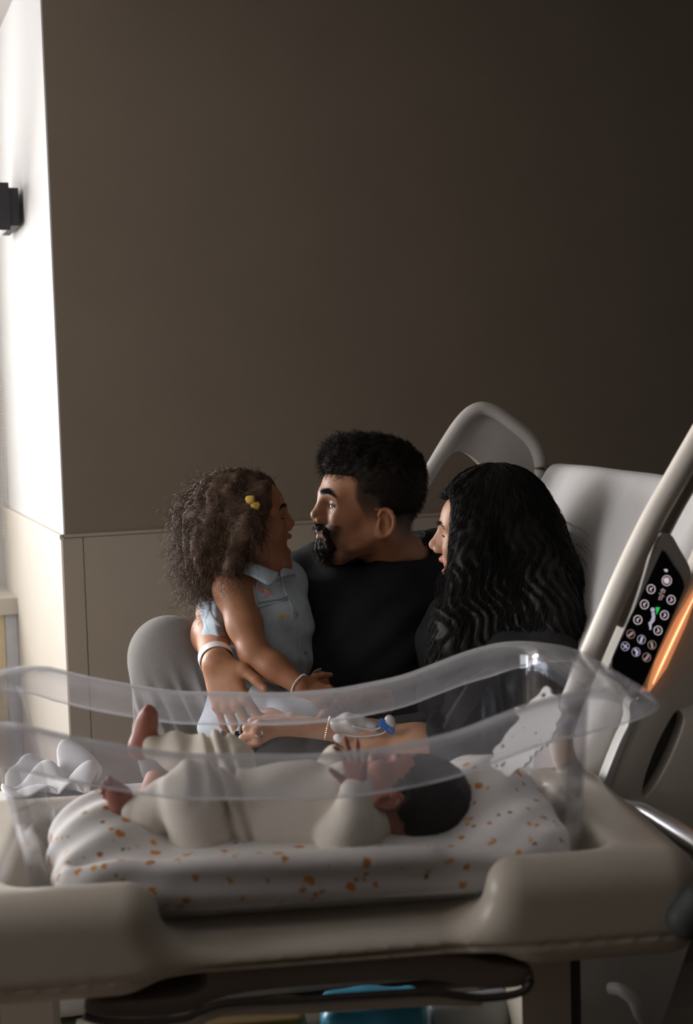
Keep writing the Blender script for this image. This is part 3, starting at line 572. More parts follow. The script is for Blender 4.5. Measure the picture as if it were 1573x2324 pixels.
tag(bm_obj('storage_cup', bm, M['tubp'], smooth=True, bevel=.006), 'frosted round container on its side under the bassinet', 'container')
tag(tube('hose', [P(1388, 2243, 2.15), P(1410, 2247, 2.13), P(1438, 2270, 2.12), P(1452, 2300, 2.12), P(1478, 2345, 2.14), P(1500, 2420, 2.15)], .010, M['plastic_w'], sides=14), 'pale curved hose hanging beside the bed under the bassinet', 'hose')
# ------------------------------------------------------------------ people
def skin(name): return mat(name, (0, 0, 0), .48, .35, var=.07, scale=60, bump=.10, bscale=700, attr=True, sss=.06)
M['skin'] = skin('skin'); M['baby_skin'] = skin('newborn_skin')
M['hair_k'] = mat('black_hair', (.009, .008, .0075), .52, .17, var=.25, scale=40); M['hair_m'] = mat('dark_hair', (.017, .0125, .010), .65, .16, var=.3, scale=60)
M['hair_b'] = mat('brown_hair', (.078, .044, .027), .55, .22, var=.35, scale=40)
M['eye'] = mat('eyeball', (0, 0, 0), .08, .6, var=0, attr=True); M['teeth'] = mat('teeth', (.7, .66, .58), .25, .5)
M['tee'] = mat('black_jersey', (.012, .0125, .014), .85, .2, var=.1, bump=.25, bscale=900); M['top'] = mat('black_knit', (.014, .0135, .015), .85, .2, var=.15, bump=.3, bscale=500)
M['sweat'] = mat('grey_sweat', (.20, .19, .18), .95, .1, var=.30, scale=900, bump=.35, bscale=900, sheen=.15)
M['denim'] = mat('light_denim', (.39, .465, .53), .85, .15, var=.16, scale=22, bump=.35, bscale=900); M['denim_l'] = mat('pale_denim', (.42, .46, .50), .85, .15, var=.1, scale=30, bump=.3, bscale=900)
M['denim_d'] = mat('denim_seam', (.22, .27, .31), .85, .15)
M['onesie'] = mat('cream_cotton', (.68, .62, .53), .9, .15, var=.04, scale=30, bump=.3, bscale=700)
M['band'] = mat('white_band', (.80, .79, .78), .5, .4, var=.02); M['silver'] = mat('silver', (.75, .72, .68), .2, .5, metal=1)
M['gauze'] = mat('clear_dressing', (.46, .43, .41), .35, .5, var=.08, scale=80, bump=.4, bscale=200); M['clampb'] = mat('blue_clamp', (.02, .12, .42), .4, .4); M['yellow_c'] = mat('yellow_clip', (.72, .46, .09), .4, .4)
M['pink'] = mat('pink_thread', (.72, .20, .26), .8, .2); M['gold_t'] = mat('yellow_thread', (.58, .46, .14), .8, .2); M['snap'] = mat('copper_snap', (.46, .36, .30), .35, .5, metal=.8); M['phone'] = mat('phone_glass', (.008, .008, .01), .15, .5)

def head(S, F, jaw=1.0, cheek=1.0, nose=1.0, open_=0.0, cran=(1, 1, 1), lips=1.0, ears=True, brow=1.0):
    s = F.s; mir = (1, -1)
    E = lambda c, r, k, op='u': S.ell(F(*c), np.array(r) * s, k * s, op, F.M)
    C = lambda a, b, ra, rb, k, op='u': S.cap(F(*a), F(*b), ra * s, rb * s, k * s, op)
    E((-.012 * cran[0], 0, .035), (.100 * cran[0], .078 * cran[1], .088 * cran[2]), .01)
    E((.045, 0, .035), (.056, .064, .055), .03); E((.043, 0, -.03), (.052, .060 * cheek, .075), .03)
    jo = -.014 * open_
    for m in mir: C((-.002, .057 * m, -.045), (.062, .022 * m, -.098 * jaw + jo), .017, .016, .03)
    E((.076, 0, -.100 * jaw + jo), (.020, .022, .017), .022); E((.072, 0, -.058), (.030, .033, .032), .02)
    for m in mir:
        C((.095, .010 * m, .025), (.076, .048 * m, .024), .010 * brow, .009 * brow, .016); E((.064, .040 * m, -.024), (.027, .023 * cheek, .023 * cheek), .02)
        E((.106, .0375 * m, .003), (.018, .0185, .013), .012, 's')
    C((.096, 0, .022), (.101 + .019 * nose, 0, -.0165), .0088, .0100, .012); E((.1015 + .0195 * nose, 0, -.0205), (.0115, .0115, .0105), .008)
    for m in mir: E((.097, .0075 * m, -.014), (.016, .0085, .016), .006)
    for m in mir: E((.099 + .010 * nose, .0125 * m, -.030), (.0115, .0085, .0088), .007)
    for m in mir: E((.101 + .011 * nose, .0075 * m, -.0395), (.006, .0038, .004), .003, 's')
    if open_:
        E((.101, 0, -.066 + jo * .5), (.030, .021, .006 + .011 * open_), .005, 's')
    for m in mir:
        C((.1045, .0, -.0525), (.092, .023 * m, -.0575 + .004 * open_), .0062 * lips, .003, .006); C((.1015 - .004 * open_, 0, -.0655 + jo * 1.25), (.091, .021 * m, -.0610 + jo * .5), .0072 * lips, .003, .006)
    if not open_: C((.114, -.0, -.059), (.094, .025, -.0590), .0018, .0012, .004, 's'); C((.114, 0, -.059), (.094, -.025, -.0590), .0018, .0012, .004, 's')
    for m in mir:
        S.ell(F(.0795, .032 * m, .002), .0146 * s, .003 * s); E((.0965, .0335 * m, .001), (.0125, .0132, .0054 if open_ < .3 else (.003 if open_ < 1 else .001)), .002, 's')
        if ears:
            c = V(-.012, .077 * m, -.024); o2 = nrm(V(-.45, 1 * m, 0)); pts = []
            for t in np.linspace(-150, 150, 13):
                a = math.radians(t); u, w = .018 * math.cos(a + math.pi), .0275 * math.sin(a + math.pi) * -1
                pts.append(F(*(c + V(u * .9, .010 * m * (u < 0) * (-u / .019) + .004 * m, w))))
            S.ell(F(*(c + V(-.001, .002 * m, -.002))), np.array((.0165, .006, .025)) * s, .006 * s, M=F.M)
            S.chain(pts, [.0042 * s] * len(pts), .004 * s)
            E(tuple(c + V(.003, .009 * m, -.003)), (.0085, .0062, .0145), .004, 's'); E(tuple(c + V(.006, .001 * m, -.026)), (.0085, .006, .0085), .006); E(tuple(c + V(.0125, .004 * m, -.004)), (.004, .004, .007), .004)
    return S
def head_cols(F, p, c, lipc, browc=None, stub=None):
    q = F.inv(p); q[np.linalg.norm(q, axis=1) > .19] = 9.0
    lip = np.maximum(sstep(.0085 - np.abs(np.sqrt((q[:, 2] + .0535) ** 2 + np.minimum(0, (q[:, 0] - .085)) ** 2)), 0, .004), sstep(.0095 - np.abs(q[:, 2] + .066), 0, .004)) * sstep(q[:, 0], .093, .099) * sstep(.026 - np.abs(q[:, 1]), 0, .004) * (np.abs(q[:, 2] + .06) < .02)
    paint(c, lip * .8, lipc)
    if browc is not None:
        y = np.abs(q[:, 1]); zc = .0270 + .004 * np.sin((y - .010) / .042 * 2.6) - 14 * np.maximum(0, y - .030) ** 2
        b = sstep(.0070 - np.abs(q[:, 2] - zc) * (1 + np.clip((y - .03) / .025, 0, 1)), 0, .0022) * sstep(y, .008, .013) * sstep(.054 - y, 0, .006) * sstep(q[:, 0], .05, .06)
        paint(c, b, browc)
        paint(c, (np.sqrt((q[:, 0] - .094) ** 2 + ((np.abs(q[:, 1]) - .0335) * .9) ** 2 + ((q[:, 2] - .0055) * 2.4) ** 2) < .012) * .55, np.array(browc) * 1.5)
    return q
def lashes(F, person, zz=.0052, th=.0011, sag=0):
    for m in (1, -1):
        pts = []
        for t in np.linspace(-1, 1, 9):
            y = .0335 + .0125 * t; z = zz * (1 - t * t) + .0005 - sag * (1 - t * t) * .004; pts.append(F(.0797 + math.sqrt(max(.0152 ** 2 - (y - .032) ** 2 - (z - .002) ** 2, 1e-6)) - .0004, y * m, z))
        tube('eyelashes', pts, [th * .4 * F.s, th * F.s, th * F.s, th * .5 * F.s], M['hair_k'], person, sides=6, n=3)
def brows(F, person, me, p, q, m, dens=.9, half=.0052, L=1.0):
    zc = .0275 + .004 * np.sin((np.abs(q[:, 1]) - .010) / .042 * 2.6) - 14 * np.maximum(0, np.abs(q[:, 1]) - .030) ** 2
    b = np.where((np.abs(np.abs(q[:, 1]) - .033) < .023) & (q[:, 0] > .058) & (q[:, 0] < 1) & (np.abs(q[:, 2] - zc) < half - half * .58 * sstep(np.abs(q[:, 1]), .035, .056)))[0]
    vn = mnormals(me); b = b[RNG.random(len(b)) < dens]; b = np.repeat(b, 4); sg = np.sign(q[b, 1:2])
    d = (F.y * sg * .9 + vn[b] * .30 + F.z * (.35 - 12 * (np.abs(q[b, 1:2]) - .02))) + RNG.normal(size=(len(b), 3)) * .15; r_ = p[b] + RNG.normal(size=(len(b), 3)) * .0008; d = d * L
    pa = bez(r_ - vn[b] * .0005, r_ + d * .002, r_ + d * .004, r_ + d * .0065 - vn[b] * .001, 5); v, f = strands('', pa, .00030, .00012, None, None); obj('eyebrows', fast_mesh('eyebrows', v, f), m, person)
def eyeballs(F, person, look=(0, 0), r=.0128):
    for m in (1, -1):
        bm = bmesh.new(); bmesh.ops.create_uvsphere(bm, u_segments=32, v_segments=20, radius=r * F.s)
        me = bpy.data.meshes.new('eye'); bm.to_mesh(me); bm.free(); c = F(.0797, .032 * m, .0018)
        d = nrm(F.x + F.y * look[0] + F.z * look[1]); v = mverts(me); co = np.tile(V(.62, .57, .53), (len(v), 1)); cs = (v / (r * F.s)) @ d
        paint(co, sstep(cs, .87, .89), (.035, .018, .010)); paint(co, sstep(cs, .965, .975), (.004, .003, .003)); set_col(me, co)
        me.vertices.foreach_set('co', (v + c).astype(np.float32).ravel())
        for p_ in me.polygons: p_.use_smooth = True
        obj('eye', me, M['eye'], person)
def hand(S, w, d, n, thumb, L=.18, curl=(20, 25, 15), spread=5, tdir=None, tcurl=15, wr=.024, curls=None, k=.008):
    """palm and five fingers; w wrist, d along the hand, n out of its back, thumb +1/-1 picks the side; returns fingertip frames"""
    d = nrm(d); n = np.asarray(n, float); n = nrm(n - d * (n @ d)); s = np.cross(d, n) * thumb; u = L / .18; tips = []
    off = (.029, .0095, -.0105, -.028); up = (.086, .090, .085, .075); len_ = ((.040, .024, .019), (.044, .028, .020), (.041, .026, .020), (.032, .019, .017)); rad = (.0086, .0088, .0083, .0073)
    S.ell(w + d * .045 * u - n * .001, np.array((.050, .034, .0125)) * u, k * 1.5, M=np.stack([d, s, n]))
    for i in range(4):
        kn = w + s * off[i] * u + d * up[i] * u; S.cap(w + s * off[i] * .55 * u + d * .006, kn, .0125 * u, .0100 * u, k * 1.5); S.ell(kn + n * .0025 * u, .0085 * u, .006)
        cu = curls[i] if curls else curl; dd = rotv(d, n, -thumb * (1.5 - i) * spread); ang = 0; p0 = kn; rr = rad[i] * u
        for j in range(3):
            ang += cu[j]; fd = rotv(dd, np.cross(dd, n), -ang); p1 = p0 + fd * len_[i][j] * u; S.cap(p0, p1, rr, rr * .88, k=.004); p0 = p1; rr *= .88
        nn = rotv(n, np.cross(dd, n), -ang); tips.append((p0, fd, nn, rr))
    td = nrm(d * .62 + s * .75 - n * .25) if tdir is None else nrm(tdir); b0 = w + s * .016 * u + d * .014 * u; b1 = b0 + nrm(td * .7 + s * .5) * .034 * u; b2 = b1 + td * .033 * u; t3 = nrm(rotv(td, n, -thumb * -tcurl)); b3 = b2 + t3 * .024 * u
    S.cap(b0, b1, .0145 * u, .0125 * u, k * 1.6); S.cap(b1, b2, .0112 * u, .0095 * u, .005); S.cap(b2, b3, .0095 * u, .0080 * u, .004); tips.append((b3, t3, nrm(n + s * .5), .008 * u))
    return tips
def nail_cols(p, c, tips, col, L=1.0):
    for (t, fd, nn, r) in tips:
        q = p - (t + nn * r * .8 - fd * r * .1); paint(c, sstep(1 - np.sqrt((q @ fd / (r * 1.05)) ** 2 + (q @ nn / (r * .75)) ** 2 + (q @ np.cross(fd, nn) / (r * .75)) ** 2), 0, .25) * .8, col)
def strands(name, paths, r0, r1, m, parent, sides=3):
    N, K, _ = paths.shape; R = np.broadcast_to(np.linspace(r0, r1, K), (N, K)) * RNG.uniform(.7, 1.3, (N, 1)); v, q = tubes(paths, R, sides); return v, q
def bez(p0, p1, p2, p3, K):
    t = np.linspace(0, 1, K)[None, :, None]; e = lambda a: a[:, None]; return (1 - t) ** 3 * e(p0) + 3 * (1 - t) ** 2 * t * e(p1) + 3 * (1 - t) * t * t * e(p2) + t ** 3 * e(p3)
def curl_up(paths, amp, freq, K):    # helix round each path
    N = len(paths); t = np.linspace(0, 1, K)[None]; T_ = np.gradient(paths, axis=1); T_ /= np.linalg.norm(T_, axis=2, keepdims=True) + 1e-9
    A = np.cross(T_, V(.3, .2, .9)); A /= np.linalg.norm(A, axis=2, keepdims=True) + 1e-9; Bq = np.cross(T_, A)
    ph = RNG.uniform(0, 6.28, (N, 1)); fr = freq * RNG.uniform(.7, 1.3, (N, 1)); am = (amp[0] + (amp[1] - amp[0]) * t) * RNG.uniform(.5, 1.4, (N, 1))
    return paths + A * (am * np.cos(ph + fr * t * 6.28))[..., None] + Bq * (am * np.sin(ph + fr * t * 6.28))[..., None]
def join_mesh(name, parts):
    vs, qs, o = [], [], 0
    for v, q in parts: vs.append(v); qs.append(q + o); o += len(v)
    return fast_mesh(name, np.concatenate(vs), np.concatenate(qs))
def mesh_vq(me):
    n = len(me.polygons); q = np.empty(n * 4, np.int32); me.polygons.foreach_get('vertices', q) if False else None
    li = np.empty(len(me.loops), np.int32); me.loops.foreach_get('vertex_index', li); return mverts(me), li.reshape(-1, 4)
def sph_dirs(n): d = RNG.normal(size=(n, 3)); return d / np.linalg.norm(d, axis=1, keepdims=True)
def bead_ring(name, c, a, b, ra, rb, n, r, m, parent, seg=(6, 4)):
    bm = bmesh.new()
    for t in np.arange(n) * 2 * math.pi / n: bmesh.ops.create_uvsphere(bm, u_segments=seg[0], v_segments=seg[1], radius=r, matrix=Matrix.Translation(Vector(c + a * ra * math.cos(t) + b * rb * math.sin(t))))
    return bm_obj(name, bm, m, parent, smooth=True)
def band(name, c, ax, r1, r2, up, w, th, m, parent, n=40):   # flat loop round a wrist; ax along the arm
    ax = nrm(ax); u = nrm(np.asarray(up) - ax * (np.asarray(up) @ ax)); v = np.cross(ax, u); bm = bmesh.new(); rr = []
    for (o, h) in ((0, -w), (th, -w), (th, w), (0, w)):
        rr.append([bm.verts.new(tuple(c + u * (r1 + o) * math.cos(t) + v * (r2 + o) * math.sin(t) + ax * h)) for t in np.arange(n) * 2 * math.pi / n])
    for k in range(4):
        for i in range(n): bm.faces.new((rr[k][i], rr[k][(i + 1) % n], rr[(k + 1) % 4][(i + 1) % n], rr[(k + 1) % 4][i]))
    return bm_obj(name, bm, m, parent, smooth=True)
# ------------------------------------------------------------------ man
SK_M = V(.36, .165, .088)
man = thing('person', 'bearded man in a black t-shirt and grey sweatpants sitting on the bed', 'person', V(P(850, 1640, 2.95)[0], 2.95, FLATZ))
FM = Frame(P(838, 1152, 2.95), (-.965, -.25, .085), (0, 0, 1), 1.0)
S = Sdf(); head(S, FM, jaw=1.03, brow=1.1, nose=.55)
nb = P(892, 1278, 3.02); pel = P(850, 1660, 2.98); chest = P(850, 1400, 3.0)
S.cap(FM(-.030, 0, -.055), nb, .056, .062, k=.035); S.cap(nb, chest, .06, .10, k=.05); S.cap(chest, pel, .10, .10, k=.05)
shR, shL = P(706, 1322, 3.02), P(1015, 1290, 3.10)
S.cap(nb, shR, .045, .045, k=.04); S.cap(nb, shL, .045, .045, k=.04)
elR, wrR = P(497, 1388, 3.06), P(492, 1504, 2.715)
S.chain([shR, elR, P(487, 1440, 2.93), wrR], [.050, .043, .043, .0285], k=.03)
hn = nrm(V(-.30, -.93, .12)); hd = nrm(P(527, 1600, 2.675) - P(492, 1504, 2.715))
tm = hand(S, wrR, hd, hn, -1, L=.192, curls=((18, 20, 14), (16, 20, 14), (16, 22, 14), (14, 22, 14)), spread=7, tdir=P(610, 1572, 2.665) - P(548, 1520, 2.70), tcurl=8)
elL, wrL = P(1130, 1480, 3.20), P(1150, 1600, 3.02)
S.chain([shL, elL, wrL], [.050, .042, .028], k=.03); hand(S, wrL, P(1090, 1650, 2.95) - wrL, V(0, -.6, .8), 1, L=.18)
anR = P(372, 1752, 2.96); S.chain([anR, anR + V(-.02, -.13, -.035)], [.034, .026], k=.03); S.ell(anR + V(0, .02, -.02), (.03, .035, .03), .02)
S.cap(pel, anR, .03, .03, k=.02)
me = S.mesh('body', .0026); smooth_mesh(me, 1, .4); p = mverts(me); c = np.tile(SK_M, (len(p), 1))
q = head_cols(FM, p, c, V(.32, .135, .10), V(.012, .009, .008))
dk = V(.030, .021, .017)
hairz = .062 - .10 * sstep(-q[:, 0], -.045, .02) + .0 * q[:, 0]
xb = .056 - .034 * sstep(-q[:, 2], -.03, .04); scal = sstep(xb - q[:, 0], 0, .012) * sstep(q[:, 2] + .045 * sstep(-q[:, 0], .02, .07), -.048, .022) * (q[:, 2] > -.10)
ear = (np.abs(q[:, 1]) > .070) & (q[:, 0] > -.036) & (q[:, 0] < .008) & (q[:, 2] < .004) & (q[:, 2] > -.06)
scal[ear] = 0; paint(c, scal * .93, dk)
jawl = sstep(-q[:, 2], .050, .088) * sstep(q[:, 0], -.022, .01) * (q[:, 2] > -.135) * (.55 + .35 * vnoise(q, 190, 3)); paint(c, jawl * .75 * (q[:, 0] > -.03), dk)
chn = sstep(q[:, 0], .066, .082) * sstep(-q[:, 2], .028, .04) * sstep(-q[:, 2], .0, .03); m_ = np.abs(q[:, 2] + .060) < .0085
chn = chn * (1 - m_ * sstep(q[:, 0], .094, .099)); paint(c, chn * .85 * (q[:, 2] < -.036), dk)
nail_cols(p, c, tm, V(.50, .27, .19)); set_col(me, c); body_m = obj('body', me, M['skin'], man); eyeballs(FM, man, (-.1, .05)); lashes(FM, man)
brows(FM, man, me, p, q, M['hair_m'])
# hair: cropped sides, thicker wavy top
S = Sdf(); s_ = 1.0
S.ell(FM(-.012, 0, .042), np.array((.1045, .083, .0905)), M=FM.M)
S.ell(FM(-.010, 0, .082), np.array((.100, .074, .065)), .03, M=FM.M); S.ell(FM(.052, 0, .105), np.array((.048, .056, .034)), .03, M=FM.M); S.ell(FM(.070, 0, .094), np.array((.026, .046, .020)), .02, M=FM.M)
S.box(FM(.130, 0, -.040), (.085, .2, .102), .01, k=.012, op='s', M=FM.M)
S.box(FM(.055, 0, -.136), (.10, .2, .142), .01, k=.015, op='s', M=np.stack([nrm(FM.x - FM.z * .38), FM.y, nrm(FM.z + FM.x * .38)]))
S.box(FM(-.09, 0, -.122), (.08, .2, .09), .01, k=.015, op='s', M=FM.M)
S.warp = lambda p: -.0045 * vnoise(p, 210, 5) * sstep(FM.inv(p)[:, 2], .07, .11) - .002 * vnoise(p, 420, 6) * sstep(FM.inv(p)[:, 2], .05, .09) - .0006 * vnoise(p, 600, 7)
hm = S.mesh('hair', .0026); hv, hq = mesh_vq(hm); hn_m = mnormals(hm); bpy.data.meshes.remove(hm)
loc = FM.inv(hv); sel = np.where((loc[:, 2] > .085) & (RNG.random(len(hv)) < .22))[0]; r0_ = hv[sel]; n0 = nrm(FM.z)
dirs = RNG.normal(size=(len(sel), 3)) * .35 + (loc[sel] * V(.3, 1, 1.2) - V(0, 0, .03)) @ FM.M * 9 + FM.x * .12; dirs /= np.linalg.norm(dirs, axis=1, keepdims=True)
L_ = RNG.uniform(.006, .013, (len(sel), 1)) * (.5 + .7 * sstep(loc[sel][:, :1], -.08, .07)); K = 9
pa = bez(r0_ - dirs * .004, r0_ + dirs * L_ * .5, r0_ + dirs * L_ + FM.x * L_ * .3, r0_ + dirs * L_ * 1.1 + FM.x * L_ * .6 - FM.z * L_ * .3, K); pa = curl_up(pa, (.001, .0042), 1.5, K)
parts = [(hv, hq), strands('', pa, .00045, .00018, None, None)]
sel = np.where(RNG.random(len(hv)) < .42)[0]; n_ = hn_m[sel]; r_ = hv[sel]; fr_ = sstep(loc[sel][:, :1], .03, .07); dd_ = -FM.z * .55 - FM.x * .35 * (1 - fr_) + FM.x * .5 * fr_ + n_ * .5 + RNG.normal(size=(len(sel), 3)) * .22; L_ = RNG.uniform(.004, .008, (len(sel), 1)) * (1 + .8 * fr_)
pb = bez(r_ - n_ * .001, r_ + n_ * .0012 + dd_ * L_ * .3, r_ + dd_ * L_ * .7, r_ + dd_ * L_, 6); parts.append(strands('', curl_up(pb, (.0002, .0012), .9, 6), .00034, .00014, None, None))
obj('hair', join_mesh('hair', parts), M['hair_m'], man)
# beard: goatee and moustache
S = Sdf(); S.ell(FM(.080, 0, -.096), (.029, .029, .025), M=FM.M); S.ell(FM(.088, 0, -.084), (.022, .030, .020), .015, M=FM.M)
for m in (1, -1):
    S.cap(FM(.107, .004 * m, -.0455), FM(.094, .024 * m, -.0535), .0080, .0075, k=.006); S.cap(FM(.094, .024 * m, -.054), FM(.086, .030 * m, -.082), .0078, .011, k=.008)
S.box(FM(.118, 0, -.0600), (.026, .018, .0062), .004, k=.005, op='s', M=FM.M)
S.warp = lambda p: -.0016 * vnoise(p, 420, 9) - .001 * vnoise(p, 800, 2)
bmh = S.mesh('beard', .0022); bv, bq = mesh_vq(bmh); bnn = mnormals(bmh); bpy.data.meshes.remove(bmh); sel = np.where(RNG.random(len(bv)) < .30)[0]
d0 = bnn[sel] * .55 - FM.z * .75 + FM.x * .15 + RNG.normal(size=(len(sel), 3)) * .22; L_ = RNG.uniform(.003, .0075, (len(sel), 1)); r0_ = bv[sel]
pa = bez(r0_ - bnn[sel] * .002, r0_ + d0 * L_ * .4, r0_ + d0 * L_ * .8 - FM.z * L_ * .1, r0_ + d0 * L_ - FM.z * L_ * .3, 6); pa = curl_up(pa, (.0002, .0012), .8, 6)
ql = FM.inv(pa.reshape(-1, 3)).reshape(pa.shape); okm = ~((ql[:, :, 0] > .096) & (np.abs(ql[:, :, 2] + .0600) < .0062) & (np.abs(ql[:, :, 1]) < .02)).any(1)
obj('beard', join_mesh('beard', [(bv, bq), strands('', pa[okm], .00035, .00016, None, None)]), M['hair_m'], man)
# t-shirt
S = Sdf(); S.chain([shR + V(.03, 0, -.0), P(790, 1366, 3.03), P(900, 1366, 3.02), shL + V(-.02, 0, 0)], [.070, .072, .072, .072], k=.06)
S.chain([P(850, 1390, 3.0), P(850, 1430, 3.0), P(845, 1520, 2.95), pel + V(0, 0, -.03)], [.10, .135, .150, .165], k=.08)
S.chain([P(770, 1370, 2.96), P(790, 1540, 2.93)], [.09, .13], k=.08); S.chain([P(950, 1350, 3.05), P(930, 1540, 3.0)], [.09, .13], k=.08)
S.cap(shR, shR * .45 + elR * .55, .066, .060, k=.05); S.cap(shL, shL * .45 + elL * .55, .068, .062, k=.05)
S.cap(P(905, 1290, 3.04), P(885, 1340, 3.0), .072, .09, k=.05)
S.ell(P(893, 1246, 3.01), (.080, .085, .052), k=.012, op='s'); S.ell(P(805, 1248, 2.93), (.042, .085, .030), k=.02, op='s')
S.warp = lambda p: .0045 * np.sin((p @ nrm(V(.9, .2, .55))) * 62 + 2.0 * vnoise(p, 9, 1)) * sstep(-(p[:, 0] - shR[0]), -.14, .03) - .004 * vnoise(p, 24, 4) - .002 * np.sin((p @ nrm(V(.6, .1, -.8))) * 90 + 2 * vnoise(p, 12, 8))
me = S.mesh('t_shirt', .0048); smooth_mesh(me, 2); obj('t_shirt', me, M['tee'], man)
ring_c = [P(*q) for q in ((812, 1270, 2.965), (828, 1284, 2.94), (852, 1296, 2.93), (880, 1300, 2.93), (910, 1292, 2.945), (940, 1268, 2.975), (962, 1232, 3.02), (966, 1212, 3.06), (940, 1212, 3.09), (890, 1222, 3.1), (835, 1240, 3.04))]
tube('collar', np.array(list(spline(ring_c, 6, closed=True)) + [ring_c[0]]), .0068, M['tee'], man, sides=10, smooth=False)
# sweatpants
kn = P(392, 1496, 2.98); hipR = P(745, 1690, 2.93); hipL = P(900, 1700, 2.98)
S = Sdf(); S.chain([hipR, P(560, 1580, 2.97), kn], [.105, .090, .071], k=.05); S.ell(P(372, 1492, 2.97), (.068, .07, .078), .05)
S.chain([kn, P(382, 1590, 2.98), P(380, 1690, 2.97), P(376, 1745, 2.96)], [.072, .066, .056, .048], k=.04)
S.cap(hipR, hipL, .11, .11, k=.06); S.chain([hipL, P(700, 1745, 2.62), P(560, 1745, 2.55)], [.10, .078, .070], k=.05); S.chain([P(560, 1745, 2.55), P(690, 1760, 2.75), P(760, 1770, 2.82)], [.066, .06, .05], k=.03)
def fold(p):
    a = (p - kn); t = a @ nrm(V(.30, 0, -.95)); u = a @ nrm(V(.95, 0, .30)); e = np.exp(-((t - .095) / .055) ** 2) * sstep(-a[:, 1], -.03, .03)
    return e * (.0075 * np.cos(u * 185 + 1.0) + .003 * np.cos(u * 310)) + .0012 * np.exp(-((t - .105 + .25 * (u - .02) ** 2) / .003) ** 2) * sstep(u, .0, .02) - .002 * vnoise(p, 26, 5)
S.warp = fold; me = S.mesh('sweatpants', .0045); smooth_mesh(me, 1); obj('sweatpants', me, M['sweat'], man)
band('wristband', wrR + nrm(P(487, 1440, 2.93) - wrR) * .024, P(487, 1440, 2.93) - wrR + V(-.03, 0, .05), .0345, .033, hn, .0105, .0012, M['band'], man)
# ------------------------------------------------------------------ girl
SK_G = V(.30, .130, .066)
girl = thing('person', 'little girl in a sleeveless denim vest with yellow clips in curly brown hair', 'person', V(P(580, 1640, 2.86)[0], 2.86, FLATZ + .17))
FG = Frame(P(559, 1184, 2.85), (.99, .10, .10), (-.06, 0, 1), .78)
S = Sdf(); head(S, FG, jaw=.96, cheek=1.18, nose=.50, open_=1.5, cran=(1.02, 1.0, 1.02), brow=.7)
nbG = P(592, 1296, 2.86); S.cap(FG(-.020, 0, -.05), nbG, .036, .038, k=.03)
chG = P(585, 1400, 2.86); peG = P(575, 1590, 2.86); S.chain([nbG, chG, peG], [.04, .07, .075], k=.04)
sR, eR, wR = P(528, 1338, 2.80), P(578, 1485, 2.715), P(682, 1556, 2.665)
S.chain([nbG, sR], [.034, .036], k=.04); S.chain([sR, sR * .45 + eR * .55, eR, eR * .6 + wR * .4, wR], [.037, .0325, .0275, .0265, .0185], k=.02)
tg = hand(S, wR, P(745, 1582, 2.655) - wR, V(.1, -.75, .65), -1, L=.112, curl=(25, 35, 25), k=.006)
sL, eL, wL = P(668, 1345, 2.93), P(716, 1470, 2.93), P(732, 1548, 2.80)
S.chain([nbG, sL], [.034, .034], k=.04); S.chain([sL, eL, wL], [.040, .030, .021], k=.02)
tg2 = hand(S, wL, P(715, 1585, 2.70) - wL, V(.3, -.6, .75), 1, L=.112, curl=(25, 35, 25), k=.006)
for a, b in ((P(545, 1620, 2.80), P(655, 1650, 2.66)), (P(610, 1620, 2.92), P(715, 1640, 2.76))): S.chain([peG, a, b, b + V(.02, -.03, -.14)], [.06, .058, .042, .03], k=.03)
me = S.mesh('body', .0023); smooth_mesh(me, 1, .4); p = mverts(me); c = np.tile(SK_G, (len(p), 1)); q = head_cols(FG, p, c, V(.34, .12, .09), V(.020, .012, .009))
paint(c, ((np.abs(q[:, 2] + .070) < .012) & (np.abs(q[:, 1]) < .021) & (q[:, 0] > .066) & (q[:, 0] < .093)) * .85, V(.10, .02, .018))
paint(c, sstep(.0016 - np.abs(q[:, 2] + .0015 + 10 * (np.abs(q[:, 1]) - .033) ** 2 * 1.5), 0, .0014) * (np.abs(np.abs(q[:, 1]) - .034) < .014) * (q[:, 0] > .07) * .9, V(.02, .012, .01))
nail_cols(p, c, tg, V(.42, .22, .15)); set_col(me, c); obj('body', me, M['skin'], girl); brows(FG, girl, me, p, q, M['hair_m'], .5, .0035, .8); eyeballs(FG, girl); lashes(FG, girl, -.002, .0016)
# hair
GH = np.array([P(470, 1215, 2.86), P(505, 1285, 2.87)])
def girl_mass(grow=0):
    S = Sdf(); s = .78
    S.ell(FG(-.016, 0, .048), np.array((.106, .094, .090)) * s + grow, M=FG.M)
    S.ell(P(505, 1165, 2.86), np.array((.074, .080, .072)) + grow, .03); S.ell(P(482, 1232, 2.86), np.array((.064, .082, .080)) + grow, .03); S.ell(P(485, 1300, 2.87), np.array((.046, .07, .058)) + grow, .03)
    S.cap(P(553, 1190, 2.775), P(530, 1290, 2.775), .026 + grow, .020 + grow, k=.02); S.cap(P(598, 1120, 2.80), P(560, 1195, 2.775), .020 + grow, .022, k=.02); S.cap(P(585, 1200, 2.785), P(592, 1216, 2.785), .012, .010, k=.008)
    S.box(FG(.163, 0, -.018), np.array((.085, .2, .085)) * s, .01, k=.012, op='s', M=FG.M)
    return S
S = girl_mass(); S.warp = lambda p: -.0045 * vnoise(p, 110, 5) - .003 * vnoise(p, 230, 6)
hm = S.mesh('hair', .0035); hv, hq = mesh_vq(hm); hn_ = mnormals(hm); bpy.data.meshes.remove(hm)
N = 5200; d = sph_dirs(N * 4); d = d[(d[:, 2] > -.25) & (d[:, 0] < .62 + .3 * d[:, 2])][:N]; N = len(d)
root = np.array([FG(-.016 + .100 * a, .086 * b, .046 + .088 * e) for a, b, e in d]); nw = d @ FG.M
fall = RNG.random(N)[:, None]
